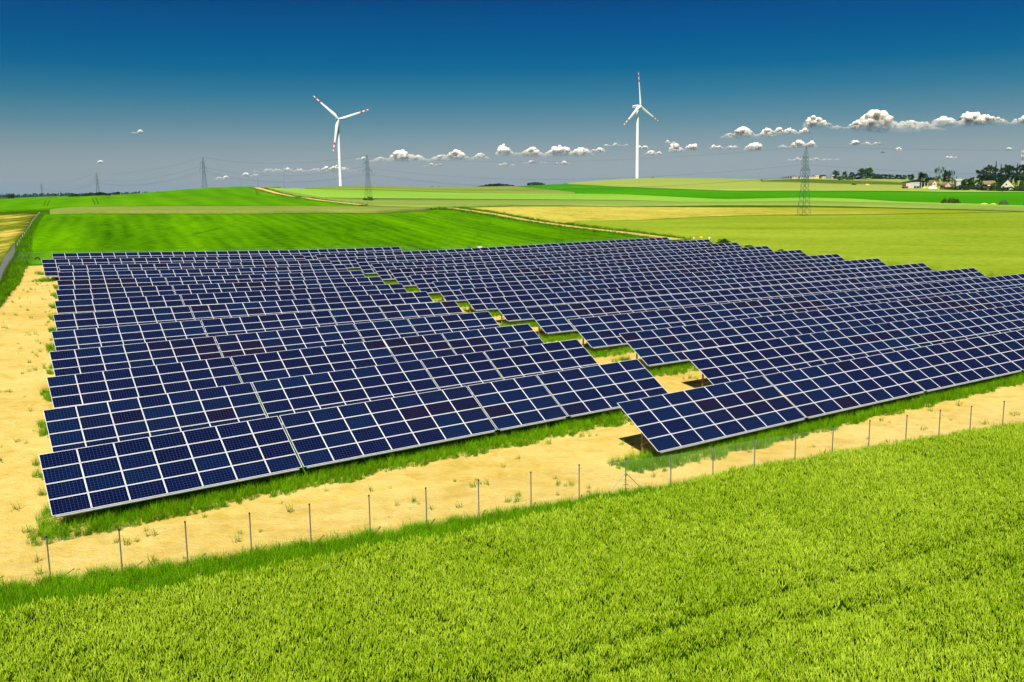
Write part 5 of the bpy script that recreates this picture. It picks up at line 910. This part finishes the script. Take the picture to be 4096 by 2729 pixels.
# ------------------------------------------------------------------ clouds
m, t, o = nmat('cloud')
tcn = t.nodes.new('ShaderNodeTexCoord'); s = t.nodes.new('ShaderNodeSeparateXYZ'); t.links.new(tcn.outputs['Generated'], s.inputs[0])
fade = rampn(t, mathn(t, 'ADD', s.outputs[2], mathn(t, 'MULTIPLY', mathn(t, 'SUBTRACT', noise(t, tcn.outputs['Generated'], 5.0, 6), .5), .5)), [(.05, 0.0), (.45, .40), (.75, 1.0)])
pb = t.nodes.new('ShaderNodeBsdfPrincipled'); pb.inputs['Base Color'].default_value = (.68, .63, .53, 1); pb.inputs['Roughness'].default_value = 1.0; pb.inputs['Specular IOR Level'].default_value = 0
pb.inputs['Subsurface Weight'].default_value = 1.0; pb.inputs['Subsurface Radius'].default_value = (1, 1, 1); pb.inputs['Subsurface Scale'].default_value = 150.0
tp = t.nodes.new('ShaderNodeBsdfTransparent'); m2 = t.nodes.new('ShaderNodeMixShader'); t.links.new(fade, m2.inputs[0]); t.links.new(tp.outputs[0], m2.inputs[1]); t.links.new(pb.outputs[0], m2.inputs[2]); t.links.new(m2.outputs[0], o.inputs[0])
import bmesh
_b = bmesh.new(); bmesh.ops.create_icosphere(_b, subdivisions=2, radius=1.0); ICV = np.array([v.co[:] for v in _b.verts]); ICF = [tuple(v.index for v in f.verts) for f in _b.faces]; _b.free()
CTEX = bpy.data.textures.new('cloud_lumps', 'CLOUDS'); CTEX.noise_scale = 60.0; CTEX.noise_depth = 2
def cloud(i, x, z, wd, ht, y=18000.0):
    rg = np.random.RandomState(500 + i); V = []; F = []
    asp = wd / max(ht, 1); nl = max(1, int(round(asp / 1.7)))
    lob = [((k + .5 + rg.uniform(-.3, .3)) / nl, rg.uniform(.45, .9)) for k in range(nl)]; j = int(rg.rand() * nl); lob[j] = (lob[j][0], 1.0)
    def env(f): return max(.22, max(hh * math.exp(-((f - c) / (.55 / nl)) ** 2) for c, hh in lob)) * min(1, 4.5 * f + .2, 4.5 * (1 - f) + .2)
    n = int(min(170, 20 + 26 * asp))
    def ball(p, sx, sy, sz):
        b = len(V); V.extend(tuple(a) for a in ICV * np.array((sx, sy, sz)) + np.array(p)); F.extend(tuple(c + b for c in f_) for f_ in ICF)
    for k in range(n):
        f = rg.uniform(.03, .97); e = env(f); r_ = ht * (.09 + .13 * rg.rand()) * (.55 + .5 * e); zz = r_ * .3 + max(0, ht * e - 1.3 * r_) * rg.rand() ** .7
        ball(((f - .5) * wd, rg.normal() * ht * .35 * e, zz), r_ * 1.25, r_ * 1.2, r_)
    nb = int(10 * asp) + 6
    for k in range(nb):      # connecting base
        f = (k + .5) / nb; r_ = ht * .15 * min(1, 6 * f + .2, 6 * (1 - f) + .2); ball(((f - .5) * wd * .96, 0, r_ * .6), wd / nb + r_, r_ * 1.6, r_ * .8)
    for k in range(nb): 
        f = (k + .5) / nb; e = env(f); ball(((f - .5) * wd * .96, 0, ht * e * .4), wd / nb * 1.1 + ht * .05, ht * e * .3, ht * e * .38)
    me = bpy.data.meshes.new('cloud'); me.from_pydata(V, [], F); me.materials.append(MATS['cloud']); me.update()
    c = put('cloud', me, None, (x, y, z))
    rm = c.modifiers.new('skin', 'REMESH'); rm.mode = 'VOXEL'; rm.voxel_size = max(3.0, ht / 26); rm.use_smooth_shade = True
    dm = c.modifiers.new('lumps', 'DISPLACE'); dm.texture = CTEX; dm.texture_coords = 'GLOBAL'; dm.strength = min(45, ht * .10); dm.mid_level = .5
    return c
CLAB = ['long white cloud with three puffs starting over the paler field line', 'white cloud of soft rounded heaps joining the copse bank', 'tall heaped white cloud above the dark far wood', 'widest heaped white cloud above the round copse', 'low white tail cloud after the copse bank', 'tiny cloud fleck above the tail cloud', 'thin white cloud fleck just before the upright-bladed turbine', 'long low white cloud crossed by the hanging-blade turbine tower', 'short low white cloud over the curved track crest', 'small white cloud beside the bush-footed pylon top',
 'first long white cloud of the bank beyond the upright-bladed turbine', 'white cloud with two puffs before the tall pylon', 'round-topped white cloud above the tall pylon', 'ragged white cloud just past the tall pylon', 'largest heaped white cloud with broad grey base near the village', 'tall white cloud next to the largest heaped cloud', 'last long white cloud running out over the dark wood', 'lone flat cloud below the largest heaped cloud', 'pale cloud directly behind the tall pylon tip', 'pale slanting cloud under the first long cloud', 'faint pale cloud under the bank near the conifers', 'thin pale streak cloud behind the tall pylon arms', 'small pale puff over the hilltop trees', 'lone small cloud high over the hedge pylon', 'tiny pale cloud above the faint pylon', 'flat low cloud between crest pylon and short pole', 'small cloud touching the upright-bladed turbine tower', 'flat pale cloud low beside the upright-bladed turbine', 'small flat cloud high after the upright-bladed turbine', 'rounded cloud between the upright-bladed turbine and the long bank', 'pale cloud under the start of the long bank', 'tiny fleck under the lone flat cloud', 'tiny pale fleck above the telecom mast side of the wood', 'faint flat fleck above the birch trees', 'faint wisp under the first copse bank puff', 'faint wisp above the far dark wood', 'faint wisp above the copse skyline', 'faint wisp before the slope pole']
for i, (x, z, wd, ht) in enumerate(CLOUDS): tag(cloud(i, x, z, wd * (1.28 if wd > 400 else 1.05), ht), CLAB[i], 'cloud', 'clouds in the bank over the horizon')
# ------------------------------------------------------------------ air between the camera and the far fields
m = bpy.data.materials.new('haze'); m.use_nodes = True; t = m.node_tree; t.nodes.clear()
o = t.nodes.new('ShaderNodeOutputMaterial'); v = t.nodes.new('ShaderNodeVolumePrincipled')
v.inputs['Color'].default_value = (.28, .66, 1.0, 1); v.inputs['Density'].default_value = 4.0e-5; v.inputs['Anisotropy'].default_value = .2
t.links.new(v.outputs[0], o.inputs['Volume'])
gmin = min(q.co.z for q in bpy.data.objects['ground'].data.vertices)
h = MB().box((0, 0, (gmin - 1.2 + 172) / 2), (29000, 29000, 172 - gmin + 1.2)).obj('haze', [m]); h['kind'] = 'stuff'
